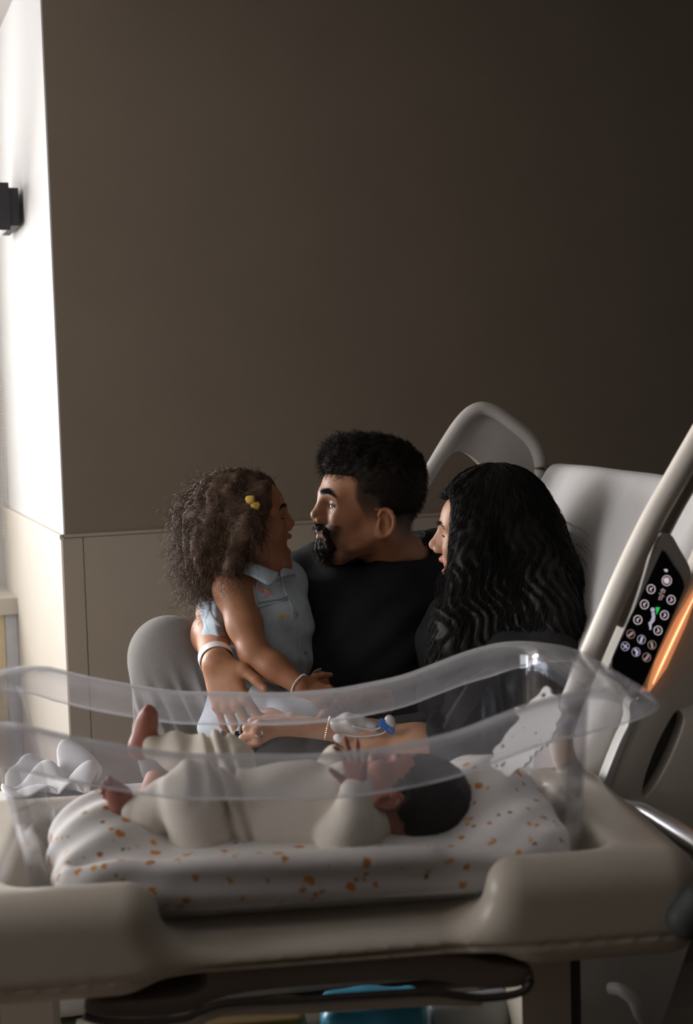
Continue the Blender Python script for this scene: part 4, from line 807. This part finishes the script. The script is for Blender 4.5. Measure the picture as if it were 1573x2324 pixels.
tgt = np.stack([P(468, 1255, 2.87) + V(*x) for x in zip(RNG.normal(0, .026, N), (d[:, 1] * -.055 + RNG.normal(0, .022, N)), RNG.uniform(-.11, .05, N))])
fr_ = d[:, 0] > .12; tgt[fr_] += V(.050, 0, .03) * (RNG.random((fr_.sum(), 1)) * .9 + .2)
mid = root + nw * RNG.uniform(.010, .042, (N, 1)) + V(-.018, 0, -.01); m2 = tgt + V(-.012, 0, .055) + nw * .012
pa = bez(root, mid, m2, tgt, 22); pa = curl_up(pa, (.0006, .0095), 3.0, 22)
pts = [(hv, hq), strands('', pa, .00042, .00020, None, None)]
idx = RNG.choice(len(hv), 3600); lo_ = (hv[idx] - P(560, 1184, 2.85))[:, 2]; dd_ = hn_[idx] * .5 + V(-.12, 0, -.75) + RNG.normal(size=(len(idx), 3)) * .35; L_ = RNG.uniform(.012, .055, (len(idx), 1))
r_ = hv[idx]; pb = bez(r_ - hn_[idx] * .003, r_ + hn_[idx] * L_ * .30 + dd_ * L_ * .2, r_ + dd_ * L_ * .7, r_ + dd_ * L_, 14); pb = curl_up(pb, (.0005, .0062), 1.9, 14)
ql = FG.inv(pb.reshape(-1, 3)).reshape(pb.shape); ok = ~((ql[:, :, 0] > .072) & (ql[:, :, 2] < .085)).any(1); pts.append(strands('', pb[ok], .00040, .00018, None, None))
obj('hair', join_mesh('hair', pts), M['hair_b'], girl)
for cc in ((568, 1134), (580, 1148)):   # two yellow clip hearts
    S = Sdf(); k_ = P(*cc, 2.768); S.ell(k_ + V(-.004, 0, .002), (.0058, .004, .0062), .004); S.ell(k_ + V(.0035, 0, .0022), (.0058, .004, .0062), .004); S.ell(k_ + V(0, 0, -.003), (.0072, .004, .0068), .006)
    obj('hair_clip', S.mesh('hair_clip', .0009), M['yellow_c'], girl)
tube('clip_bar', [P(562, 1130, 2.771), P(576, 1144, 2.770), P(588, 1158, 2.771)], .002, M['gold_t'], girl, sides=8)
# denim vest
S = Sdf(); S.chain([P(585, 1312, 2.865), P(582, 1400, 2.862), P(592, 1500, 2.86), P(596, 1562, 2.86)], [.066, .086, .086, .082], k=.05)
S.cap(P(522, 1322, 2.86), P(655, 1325, 2.89), .038, .040, k=.04); S.cap(P(498, 1345, 2.89), P(506, 1430, 2.86), .031, .032, k=.03); S.cap(P(508, 1440, 2.84), P(535, 1525, 2.80), .032, .034, k=.03); S.cap(P(508, 1360, 2.90), P(535, 1500, 2.90), .032, .036, k=.05); S.cap(P(648, 1400, 2.84), P(660, 1520, 2.835), .048, .046, k=.04)
S.ell(P(594, 1268, 2.86), (.050, .050, .032), k=.012, op='s')
S.cap(sR + V(-.012, -.02, .0), sR + V(.004, -.02, -.075), .047, .040, k=.006, op='s')
S.warp = lambda p: .0040 * np.sin((p @ nrm(V(.45, .2, .9))) * 105 + 2.2 * vnoise(p, 18, 2)) * sstep(-p[:, 2], -.995, -.93) - .0022 * vnoise(p, 42, 3) - .0008 * vnoise(p, 120, 4)
me = S.mesh('denim_vest', .0031); smooth_mesh(me, 1); vest = obj('denim_vest', me, M['denim'], girl); vx, vn = mverts(me), mnormals(me)
def onvest(x, y, off=.001, Y0=2.4):  # drop a detail onto the front of the vest
    d = ray(x, y); o = CAM_O; rel = vx - o; t = rel @ nrm(d); perp = np.linalg.norm(rel - t[:, None] * nrm(d), axis=1); k = np.where(perp < .0042)[0]
    if not len(k): return P(x, y, 2.77)
    b = k[np.argmin(t[k])]; return vx[b] + vn[b] * off
def seam(name, pts, r, m, off=.001): return tube(name, [onvest(*q, off) for q in pts], r, m, girl, sides=8, n=3)
seam('yoke_seam', [(584, 1368), (610, 1363), (635, 1357), (654, 1351)], .0016, M['denim_d']); seam('yoke_seam', [(586, 1377), (612, 1370), (655, 1358)], .0010, M['denim_d'])
seam('placket_seam', [(640, 1300), (650, 1340), (664, 1372), (668, 1400), (681, 1440), (683, 1480), (697, 1515), (690, 1540), (678, 1556)], .0012, M['denim_l'])
seam('armhole_trim', [(545, 1310), (566, 1317), (580, 1340), (585, 1368), (588, 1400)], .0032, M['denim_l']); seam('armhole_trim', [(500, 1312), (480, 1326), (472, 1350), (474, 1385), (486, 1408), (505, 1422)], .0036, M['denim_l'])
for (x, y) in ((636, 1320), (674, 1398), (695, 1478)):
    q = onvest(x, y, .001); bm = bmesh.new(); nn = Vector(nrm(V(.45, -.9, .1))); bmesh.ops.create_cone(bm, cap_ends=True, segments=20, radius1=.0055, radius2=.0046, depth=.003, matrix=Matrix.Translation(Vector(q)) @ nn.to_track_quat('Z', 'Y').to_matrix().to_4x4()); bm_obj('snap_button', bm, M['snap'], girl, smooth=True, bevel=.0006)
def petal(name, pts, m, off=.0012):
    q = [onvest(*a, off) for a in pts]; return prism(name, q, nrm(V(.2, -.95, .1)), .0008, m, girl, bevel=0)
petal('flower_patch', [(585, 1322), (592, 1325), (599, 1336), (596, 1342), (590, 1338)], M['pink']); petal('flower_patch', [(600, 1342), (607, 1346), (608, 1352), (603, 1353), (599, 1347)], M['pink']); petal('flower_patch', [(611, 1337), (617, 1340), (619, 1347), (614, 1346), (609, 1341)], M['pink']); petal('flower_patch', [(597, 1332), (606, 1332), (609, 1338), (602, 1341)], M['gold_t'])
for k in range(6):
    a = k * 1.047; x, y = 645 + 5.5 * math.cos(a), 1399 + 7 * math.sin(a); petal('daisy_patch', [(x + 2.6 * math.cos(b), y + 3.2 * math.sin(b)) for b in np.arange(7) * .898], M['gold_t'])
# collar: two pointed leaves
def leaf(name, rows_, m):
    v = np.array([[P(*q) for q in r] for r in rows_]); n0, n1 = v.shape[:2]; i = np.arange(n0 * n1).reshape(n0, n1); qd = np.stack([i[:-1, :-1], i[1:, :-1], i[1:, 1:], i[:-1, 1:]], -1).reshape(-1, 4)
    o = obj(name, fast_mesh(name, v.reshape(-1, 3), qd), m, girl); a = o.modifiers.new('s', 'SUBSURF'); a.levels = a.render_levels = 2; b = o.modifiers.new('t', 'SOLIDIFY'); b.thickness = .004; return o
leaf('collar', [[(548, 1280, 2.80), (535, 1300, 2.795)], [(572, 1276, 2.785), (570, 1306, 2.775)], [(600, 1288, 2.78), (600, 1326, 2.765)], [(625, 1300, 2.79), (612, 1330, 2.768)], [(632, 1300, 2.80), (622, 1322, 2.772)]], M['denim'])
leaf('collar', [[(632, 1300, 2.80), (640, 1312, 2.785)], [(642, 1288, 2.83), (652, 1306, 2.81)], [(650, 1282, 2.86), (668, 1304, 2.84)], [(652, 1278, 2.89), (676, 1316, 2.875)]], M['denim'])
# skirt of the outfit over her lap
S = Sdf(); S.chain([P(590, 1585, 2.87), P(560, 1625, 2.86)], [.082, .088], k=.05); S.chain([P(560, 1625, 2.82), P(610, 1640, 2.74), P(672, 1632, 2.67)], [.062, .058, .052], k=.05); S.chain([P(610, 1610, 2.9), P(715, 1635, 2.78)], [.07, .058], k=.05); S.ell(P(515, 1640, 2.79), (.056, .05, .046), .04)
S.warp = lambda p: .005 * np.sin((p @ nrm(V(.8, .3, .4))) * 85 + 2 * vnoise(p, 20, 6)) - .003 * vnoise(p, 50, 7)
obj('denim_skirt', S.mesh('denim_skirt', .004), M['denim_l'], girl)
bead_ring('bracelet', wR + nrm(wR - eR) * -.004, nrm(np.cross(wR - eR, V(0, 1, 0))), nrm(np.cross(wR - eR, np.cross(wR - eR, V(0, 1, 0)))), .0215, .0215, 30, .0021, M['band'], girl)
bead_ring('bracelet', wL + nrm(eL - wL) * .012, nrm(np.cross(wL - eL, V(0, 1, 0))), nrm(np.cross(wL - eL, np.cross(wL - eL, V(0, 1, 0)))), .0235, .0235, 32, .0021, M['band'], girl)
# ------------------------------------------------------------------ woman
SK_W = V(.46, .245, .150)
wom = thing('person', 'woman with long wavy black hair in a black top leaning on the raised bed', 'person', V(P(1130, 1640, 2.80)[0], 2.80, FLATZ))
FW = Frame(P(1106, 1214, 2.70), (-.955, .27, -.02), (.05, 0, 1), .86)
S = Sdf(); head(S, FW, open_=.9, nose=1.02, cheek=1.08, brow=.8)
nbW = P(1128, 1350, 2.70); S.cap(FW(-.025, 0, -.05), nbW, .048, .05, k=.03); chW = P(1150, 1480, 2.66); peW = P(1130, 1700, 2.66); S.chain([nbW, chW, peW], [.05, .09, .10], k=.05)
sLw, eLw, wLw = P(1165, 1450, 2.55), P(1040, 1722, 2.50), P(752, 1664, 2.52)
S.chain([nbW, sLw, eLw], [.05, .050, .043], k=.04); S.chain([eLw, eLw * .7 + wLw * .3, eLw * .3 + wLw * .7, wLw], [.044, .044, .033, .0265], k=.03)
hdw = nrm(P(628, 1668, 2.50) - wLw); tw = []
for a_, b_ in (((742, 1652), (632, 1642)), ((744, 1660), (622, 1656)), ((746, 1670), (624, 1672)), ((748, 1678), (640, 1688))): S.cap(P(*a_, 2.515), P(*b_, 2.492), .0125, .0105, k=.014)
S.ell(P(685, 1664, 2.507), (.050, .012, .024), .014)
for fp, fr0 in ((((632, 1642, 2.492), (588, 1644, 2.475), (560, 1653, 2.480), (563, 1664, 2.490)), .0086), (((622, 1656, 2.490), (580, 1664, 2.470), (552, 1676, 2.474), (548, 1686, 2.486)), .0088), (((624, 1672, 2.490), (584, 1680, 2.472), (560, 1688, 2.478), (556, 1693, 2.49)), .0083), (((640, 1688, 2.494), (598, 1694, 2.482), (562, 1699, 2.476), (534, 1703, 2.474)), .0074), (((715, 1640, 2.525), (662, 1629, 2.535), (610, 1632, 2.537), (570, 1637, 2.537)), .0092)):
    q_ = [P(*z_) for z_ in fp]; S.chain(q_, [fr0, fr0 * .94, fr0 * .86, fr0 * .76], k=.004); S.ell(q_[1] + V(0, -.001, .001), fr0 * .98, .003); tw.append((q_[3], nrm(q_[3] - q_[2]), V(0, -.75, .66), fr0 * .76))
sRw, eRw, wRw = P(1020, 1440, 2.84), P(990, 1610, 2.82), P(815, 1592, 2.74); S.chain([nbW, sRw, eRw, wRw], [.05, .046, .038, .025], k=.03)
tw2 = hand(S, wRw, P(735, 1590, 2.68) - wRw, V(-.1, -.35, .93), -1, L=.168, curl=(22, 28, 18), tdir=P(715, 1559, 2.62) - P(775, 1570, 2.66), tcurl=0)
me = S.mesh('body', .0025); smooth_mesh(me, 1, .4); p = mverts(me); c = np.tile(SK_W, (len(p), 1)); q = head_cols(FW, p, c, V(.44, .10, .085), V(.03, .02, .016))
paint(c, ((np.abs(q[:, 2] + .064) < .009) & (np.abs(q[:, 1]) < .021) & (q[:, 0] > .066) & (q[:, 0] < .092)) * .85, V(.10, .02, .018))
nail_cols(p, c, tw, V(.62, .30, .25)); nail_cols(p, c, tw2, V(.66, .34, .30)); set_col(me, c); obj('body', me, M['skin'], wom); brows(FW, wom, me, p, q, M['hair_k'], .6, .0036, .8); eyeballs(FW, wom, (0, -.05)); lashes(FW, wom, .003, .0014)
S = Sdf(); S.chain([FW(.083, .019, -.0595), FW(.0925, .008, -.0590), FW(.0925, -.008, -.0590), FW(.083, -.019, -.0595)], [.0048] * 4, k=.003); obj('teeth', S.mesh('teeth', .0012), M['teeth'], wom)
# hair
def wh(grow=0):
    S = Sdf(); S.ell(FW(-.018, 0, .046), np.array((.108, .094, .095)) * .86 + grow, M=FW.M)
    S.chain([P(1128, 1180, 2.69), P(1145, 1270, 2.68), P(1160, 1370, 2.64), P(1170, 1450, 2.60)], [.098, .108, .118, .122], k=.05)
    S.chain([P(1064, 1165, 2.64), P(1072, 1250, 2.60), P(1064, 1350, 2.575), P(1042, 1450, 2.545), P(1015, 1500, 2.54)], [.036, .040, .046, .046, .034], k=.04)
    S.chain([P(1212, 1210, 2.66), P(1236, 1310, 2.60), P(1262, 1420, 2.50)], [.045, .050, .052], k=.04)
    S.box(FW(.150, 0, -.02), np.array((.085, .2, .105)) * .93, .01, k=.014, op='s', M=FW.M)
    return S
wavew = lambda p: (-.0038 * vnoise(p * V(1, 1, .55), 75, 2) - .0030 * np.sin((p[:, 0] + .35 * p[:, 1]) * 330 + 5 * vnoise(p, 26, 3) + 2.5 * np.sin(p[:, 2] * 85 + 3 * vnoise(p, 12, 4)))) * (.22 + .78 * sstep(-p[:, 2], -1.19, -1.05)) - .0012 * vnoise(p, 240, 5)
S = wh(); S.warp = wavew; hm = S.mesh('hair', .0038); hv, hq = mesh_vq(hm); hn_ = mnormals(hm); bpy.data.meshes.remove(hm); pts = [(hv, hq)]
# surface strands flowing down the mass, loosened into waves
core = wh(.0045); idx = RNG.choice(len(hv), 7500); K = 20; cur = hv[idx].copy(); path = [cur]
def grad(S, p, e=.003): return np.stack([S._eval(p + V(*(e * np.eye(3)[k])), S.p) - S._eval(p - V(*(e * np.eye(3)[k])), S.p) for k in range(3)], -1) / (2 * e)
axis = P(1140, 1300, 2.69); stepv = RNG.uniform(.006, .013, (len(idx), 1))
for k in range(K - 1):
    g = grad(core, cur); g /= np.linalg.norm(g, axis=1, keepdims=True) + 1e-9; dwn = V(0, 0, -1) + .35 * V(1, 0, 0) * np.clip((cur[:, :1] - axis[0]) * 6, -1, 1); dwn = dwn - g * (dwn * g).sum(1, keepdims=True)
    cur = cur + dwn / (np.linalg.norm(dwn, axis=1, keepdims=True) + 1e-6) * stepv - g * (core._eval(cur, core.p) * .7)[:, None] * 1.0; path.append(cur)
pa = np.stack(path, 1); pa = curl_up(pa, (.0003, .0050), 2.6, K); ql = FW.inv(pa.reshape(-1, 3)).reshape(pa.shape); ok = ~((ql[:, :, 0] > .052) & (ql[:, :, 2] < .08) & (ql[:, :, 1] < .058)).any(1); pts.append(strands('', pa[ok], .00050, .00022, None, None))
edge = np.where((hv[:, 0] > P(1215, 1300, 2.66)[0]) & (hv[:, 2] < 1.17))[0]; e_ = RNG.choice(edge, 260); r_ = hv[e_]; L_ = RNG.uniform(.03, .11, (260, 1)); dd_ = V(.42, 0, -.8) + RNG.normal(size=(260, 3)) * .22
pb = bez(r_, r_ + V(.5, 0, .0) * L_ * .4, r_ + dd_ * L_ * .8 + V(.2, 0, 0) * L_, r_ + dd_ * L_, 20); pts.append(strands('', curl_up(pb, (.0005, .007), 1.2, 20), .00036, .00018, None, None))
fw = np.array([P(1035 + RNG.uniform(-8, 10), 1255 + RNG.uniform(-20, 20), 2.605) for _ in range(130)]); en = np.array([P(1008 + RNG.uniform(-16, 40), 1400 + RNG.uniform(-60, 60), 2.565) for _ in range(130)])
pb = bez(fw, fw + V(-.006, -.004, -.04), en + V(-.012, 0, .05), en, 20); pts.append(strands('', curl_up(pb, (.0008, .005), 1.6, 20), .0006, .0003, None, None))
obj('hair', join_mesh('hair', pts), M['hair_k'], wom)
# top with long sleeves
S = Sdf(); S.chain([P(1140, 1410, 2.70), P(1150, 1500, 2.66), P(1140, 1620, 2.66), P(1120, 1720, 2.66)], [.095, .130, .135, .14], k=.08); S.cap(P(1030, 1430, 2.82), P(1215, 1455, 2.58), .065, .07, k=.06); S.cap(P(1245, 1465, 2.50), P(1262, 1600, 2.47), .062, .07, k=.06)
el2 = P(925, 1672, 2.53); S.chain([sLw, P(1095, 1600, 2.52), eLw, eLw * .55 + el2 * .45, el2 + V(.018, 0, -.004)], [.072, .066, .060, .054, .049], k=.03); S.chain([sRw, eRw, eRw * .45 + wRw * .55], [.062, .05, .038], k=.03)
S.cap(el2 + V(-.07, 0, .012), el2 + V(-.002, 0, .0), .07, .07, k=.004, op='s'); S.chain([eLw, el2 + V(.018, 0, -.004)], [.04, .038], k=.003)
S.warp = lambda p: .0045 * np.sin((p @ nrm(V(.75, .1, .65))) * 75 + 2.5 * vnoise(p, 14, 2)) - .003 * vnoise(p, 40, 3)
me = S.mesh('black_top', .0045); smooth_mesh(me, 1); obj('black_top', me, M['top'], wom)
S = Sdf(); S.chain([P(1120, 1720, 2.66), P(900, 1760, 2.60), P(640, 1760, 2.50)], [.13, .095, .075], k=.05); S.chain([P(1100, 1720, 2.78), P(880, 1775, 2.80)], [.12, .08], k=.05); S.warp = lambda p: -.004 * vnoise(p, 30, 3)
M['legg'] = mat('charcoal_knit', (.05, .045, .045), .9, .15, var=.2, bump=.3); obj('trousers', S.mesh('trousers', .006), M['legg'], wom)
# ring, bracelets, dressing and line on the forearm
ax = nrm(wLw - P(640, 1664, 2.50)); rc_ = P(602, 1672, 2.478); 
rgd = nrm(P(580, 1664, 2.470) - P(622, 1656, 2.490)); band('ring', P(588, 1662.5, 2.474), rgd, .0096, .0096, V(0, -.8, .6), .0016, .0012, M['silver'], wom)
bm = bmesh.new(); bmesh.ops.create_icosphere(bm, subdivisions=1, radius=.0042, matrix=Matrix.Translation(Vector(P(582, 1672, 2.459)))); bm_obj('ring_stone', bm, M['silver'], wom)
fa = nrm(eLw - wLw); fu = nrm(V(0, -.6, .8) - fa * (V(0, -.6, .8) @ fa)); fv = np.cross(fa, fu)
bead_ring('bracelet', wLw + fa * -.008, fu, fv, .0285, .0285, 44, .0014, M['silver'], wom); bead_ring('bracelet', wLw + fa * .012, fu, fv, .0295, .0295, 40, .0013, M['pink'], wom)
S = Sdf(); S.chain([P(764, 1644, 2.50), P(790, 1637, 2.497), P(815, 1644, 2.497), P(850, 1652, 2.497), P(872, 1648, 2.50)], [.010, .014, .012, .011, .007], k=.012); S.ell(P(790, 1648, 2.496), (.026, .011, .017), .01)
S.warp = lambda p: -.0022 * vnoise(p, 130, 2); tag(obj('iv_dressing', S.mesh('iv_dressing', .0018), M['gauze'], wom), 'clear tape dressing over the drip line')
tube('iv_line', [P(800, 1648, 2.478), P(850, 1656, 2.478), P(880, 1642, 2.478), P(870, 1664, 2.475), P(820, 1672, 2.475), P(780, 1668, 2.478), P(766, 1670, 2.478)], .0016, M['tubp'], wom, sides=8)
cp = [P(*q, 2.470) for q in ((862, 1632), (868, 1631), (896, 1653), (897, 1659), (892, 1668), (886, 1667), (859, 1648))]; tag(prism('iv_clamp', cp, V(0, 1, 0), .005, M['clampb'], wom, bevel=.0008, holes=[[P(*q, 2.470) for q in ((881, 1652), (890, 1659), (887, 1664), (878, 1656))]]), 'blue line clamp')
S = Sdf(); S.ell(P(884, 1634, 2.475), (.009, .008, .009), .004); S.cap(P(884, 1634, 2.475), P(890, 1644, 2.475), .006, .006, k=.004); obj('line_cap', S.mesh('line_cap', .0015), M['gauze'], wom)
S = Sdf(); S.ell(P(766, 1674, 2.475), (.008, .006, .007), .004); S.ell(P(770, 1680, 2.475), (.006, .005, .005), .004); obj('line_port', S.mesh('line_port', .0015), M['band'], wom)
ph = fbox('mobile_phone', lambda u, v, z: P(568, 1692, 2.486) + BA * u + nrm(V(0, .8, .25)) * v + V(0, 0, 1) * z, (-.030, .055, -.02, .045, -.0045, .0045), M['phone'], bevel=.003); tag(ph, 'black phone lying under the fingers of the ringed hand', 'phone')
# ------------------------------------------------------------------ newborn
SK_B = V(.31, .125, .085)
baby = thing('person', 'newborn baby in a cream sleepsuit lying in the clear bassinet', 'person', T(.0, 0, .83))
FB = Frame(P(890, 1815, 1.925), V(0, 0, 1) - TB * .42 - TA * .12, TA + V(0, 0, -.02), .56)
S = Sdf(); head(S, FB, jaw=.86, cheek=1.2, nose=.62, cran=(1.16, 1.10, 1.12), lips=.9, brow=.6)
S.ell(FB(-.020, 0, .098), np.array((.106, .094, .094)) * .56, .02, M=FB.M)
nbB = P(838, 1830, 1.93); S.cap(FB(-.02, 0, -.05), nbB, .030, .034, k=.02); ch_ = P(760, 1840, 1.93); pv = P(520, 1850, 1.93); S.chain([nbB, ch_, pv], [.035, .045, .045], k=.03)
eN, wN = P(772, 1906, 1.845), P(812, 1790, 1.845); sN = P(820, 1880, 1.875); S.chain([sN, eN, wN], [.022, .019, .0135], k=.012)
tb_ = hand(S, wN, P(806, 1738, 1.842) - wN, V(.25, .85, -.1), 1, L=.074, curls=((10, 22, 18), (2, 8, 8), (0, 8, 8), (8, 20, 16)), spread=12, tdir=P(756, 1728, 1.835) - P(795, 1762, 1.842), tcurl=0, k=.004)
sF, eF, wF = P(800, 1800, 2.0), P(762, 1742, 2.02), P(850, 1752, 2.0); S.chain([sF, eF, wF], [.022, .018, .0135], k=.012)
hand(S, wF, P(885, 1728, 1.99) - wF, V(-.5, .2, .8), 1, L=.062, curl=(55, 60, 40), k=.004)
def foot(an, toe, side, L=.072):
    d = nrm(toe - an); n = nrm(np.cross(d, side)); S.cap(an - n * .004, an + d * L * .45, .0135, .0135, k=.012); S.cap(an + d * L * .3, an + d * L * .70, .0135, .0115, k=.012); S.ell(an + d * L * .52, (.017, .012, .026), .01, M=np.stack([nrm(side), n, d])); S.ell(an - d * .010, .0125, .012)
    for i, o in enumerate((-.0135, -.0062, .0005, .0068, .0125)): S.cap(an + d * L * .66 + nrm(side) * o * .9, an + d * L * (.93 - .045 * i) + nrm(side) * o * 1.1, .0060 - .0005 * i, .0062 - .0006 * i, k=.002)
an1 = P(281, 1848, 1.90); S.ell(P(266, 1806, 1.892), (.0150, .012, .0240), .006, M=np.stack([nrm(V(.9, .2, .35)), nrm(V(-.25, .95, .1)), nrm(np.cross(V(.9, .2, .35), V(-.25, .95, .1)))])); S.cap(P(264, 1842, 1.895), an1, .0125, .0135, k=.01); S.cap(P(281, 1806, 1.897), an1, .011, .013, k=.012)
for i_, (tx, ty) in enumerate(((247, 1768), (237, 1777), (232, 1788), (231, 1799), (234, 1809))): S.cap(P(tx + 12, ty + 5, 1.888), P(tx, ty, 1.878 + .003 * i_), .0036 - .0003 * i_, .0046 - .0005 * i_, k=.0012)
an2 = P(318, 1690, 2.03); foot(an2, P(341, 1618, 2.04), V(.3, .95, 0), L=.062); S.cap(P(335, 1634, 2.03), P(332, 1613, 2.024), .0060, .0054, k=.002); S.cap(P(342, 1636, 2.035), P(343, 1621, 2.035), .0048, .0042, k=.002)
kn1, hp1 = P(418, 1792, 1.875), P(455, 1890, 1.885); kn2, hp2 = P(498, 1714, 2.01), P(520, 1800, 2.0)
S.chain([pv, hp1, P(440, 1815, 1.882), P(345, 1842, 1.90), an1], [.04, .03, .018, .018, .0125], k=.012); S.chain([pv, hp2, kn2, an2], [.04, .03, .022, .0125], k=.015)
me = S.mesh('body', .0015, B=12); smooth_mesh(me, 1, .4); p = mverts(me); c = np.tile(SK_B, (len(p), 1)); q = head_cols(FB, p, c, V(.42, .13, .10), V(.07, .04, .03))
ft = np.minimum(np.linalg.norm(p - an1, axis=1), np.linalg.norm(p - an2, axis=1)); paint(c, sstep(.10 - ft, 0, .02) * .5, V(.34, .12, .085)); set_col(me, c); obj('body', me, M['baby_skin'], baby); eyeballs(FB, baby)
# dark newborn hair
S = Sdf(); S.ell(FB(-.020, 0, .098), np.array((.1105, .0985, .0985)) * .56, M=FB.M); S.ell(FB(-.016, 0, .036), np.array((.121, .0905, .104)) * .56, .02, M=FB.M)
S.box(FB(.145, 0, -.080), np.array((.10, .2, .105)) * .56, .01, k=.012, op='s', M=FB.M); S.box(FB(.03, 0, -.115), np.array((.2, .2, .085)) * .56, .01, k=.010, op='s', M=np.stack([nrm(FB.x - FB.z * .25), FB.y, nrm(FB.z + FB.x * .25)]))
for m in (1, -1): S.ell(FB(-.010, .094 * m, -.022), np.array((.025, .028, .038)) * .56, .006, op='s', M=FB.M)
S.warp = lambda p: -.0008 * vnoise(p, 300, 3) - .0006 * vnoise(p, 700, 4); hm = S.mesh('hair', .002); hv, hq = mesh_vq(hm); hn_ = mnormals(hm); bpy.data.meshes.remove(hm)
idx = RNG.choice(len(hv), 2600); r_ = hv[idx]; dd_ = FB.z * -.5 - FB.x * .5 + hn_[idx] * .25 + RNG.normal(size=(len(idx), 3)) * .15; L_ = RNG.uniform(.006, .014, (len(idx), 1))
pa = bez(r_, r_ + hn_[idx] * .001 + dd_ * L_ * .3, r_ + dd_ * L_ * .7, r_ + dd_ * L_, 6); obj('hair', join_mesh('hair', [(hv, hq), strands('', pa, .0003, .00012, None, None)]), M['hair_k'], baby)
# sleepsuit
S = Sdf(); S.chain([P(835, 1855, 1.92), P(760, 1848, 1.925), P(640, 1846, 1.93), P(540, 1852, 1.93)], [.048, .060, .062, .058], k=.04)
S.cap(P(832, 1885, 1.885), P(818, 1888, 1.87), .028, .030, k=.015); S.chain([sN, P(774, 1902, 1.85), P(800, 1850, 1.845), wN + nrm(wN - eN) * -.004], [.032, .0315, .027, .0205], k=.008)
S.chain([P(540, 1858, 1.93), P(470, 1878, 1.90)], [.054, .047], k=.02); S.chain([P(452, 1895, 1.885), P(446, 1840, 1.88), P(438, 1795, 1.88)], [.043, .043, .036], k=.008); S.ell(P(425, 1795, 1.878), (.036, .036, .034), .02); S.ell(P(470, 1790, 1.88), (.034, .036, .032), .02)
S.chain([P(400, 1805, 1.895), P(345, 1842, 1.90), an1 + nrm(kn1 - an1) * .014], [.034, .031, .0205], k=.008); S.cap(P(345, 1868, 1.895), P(310, 1870, 1.897), .021, .018, k=.015)
S.chain([hp2, P(508, 1735, 2.0), kn2], [.045, .036, .027], k=.025); S.chain([kn2, P(415, 1712, 2.02), an2 + nrm(kn2 - an2) * .014], [.029, .026, .0175], k=.02)
S.chain([sF, eF, wF], [.030, .026, .019], k=.02)
def bw(p):
    s = (p - T(0, 0, 0)) @ TA; up = p[:, 2]
    sa = (P(512, 1850, 1.88) - T(0, 0, 0)) @ TA; x = s - sa - (.9 - up) * .0 + .25 * (up - .86)
    o = .010 * np.exp(-(x / .0042) ** 2) + .0075 * np.exp(-((x - .022) / .004) ** 2) - .003 * np.exp(-((x - .011) / .006) ** 2)
    return o * sstep(-((p - T(0, 0, 0)) @ TB), -.09, .08) ** .0 + .0024 * np.sin(s * 120 + 3 * vnoise(p, 30, 1)) * sstep(up, .86, .90) - .0022 * vnoise(p, 60, 5)
S.warp = bw; me = S.mesh('sleepsuit', .0026, wmax=.008); smooth_mesh(me, 1); obj('sleepsuit', me, M['onesie'], baby)
S = Sdf(); S.chain([P(794, 1781, 1.845), P(828, 1776, 1.845)], [.010, .010], k=.01); S.ell(wN + V(0, 0, -.002), (.021, .019, .009), .01); obj('sleeve_cuff', S.mesh('sleeve_cuff', .0018), M['onesie'], baby)
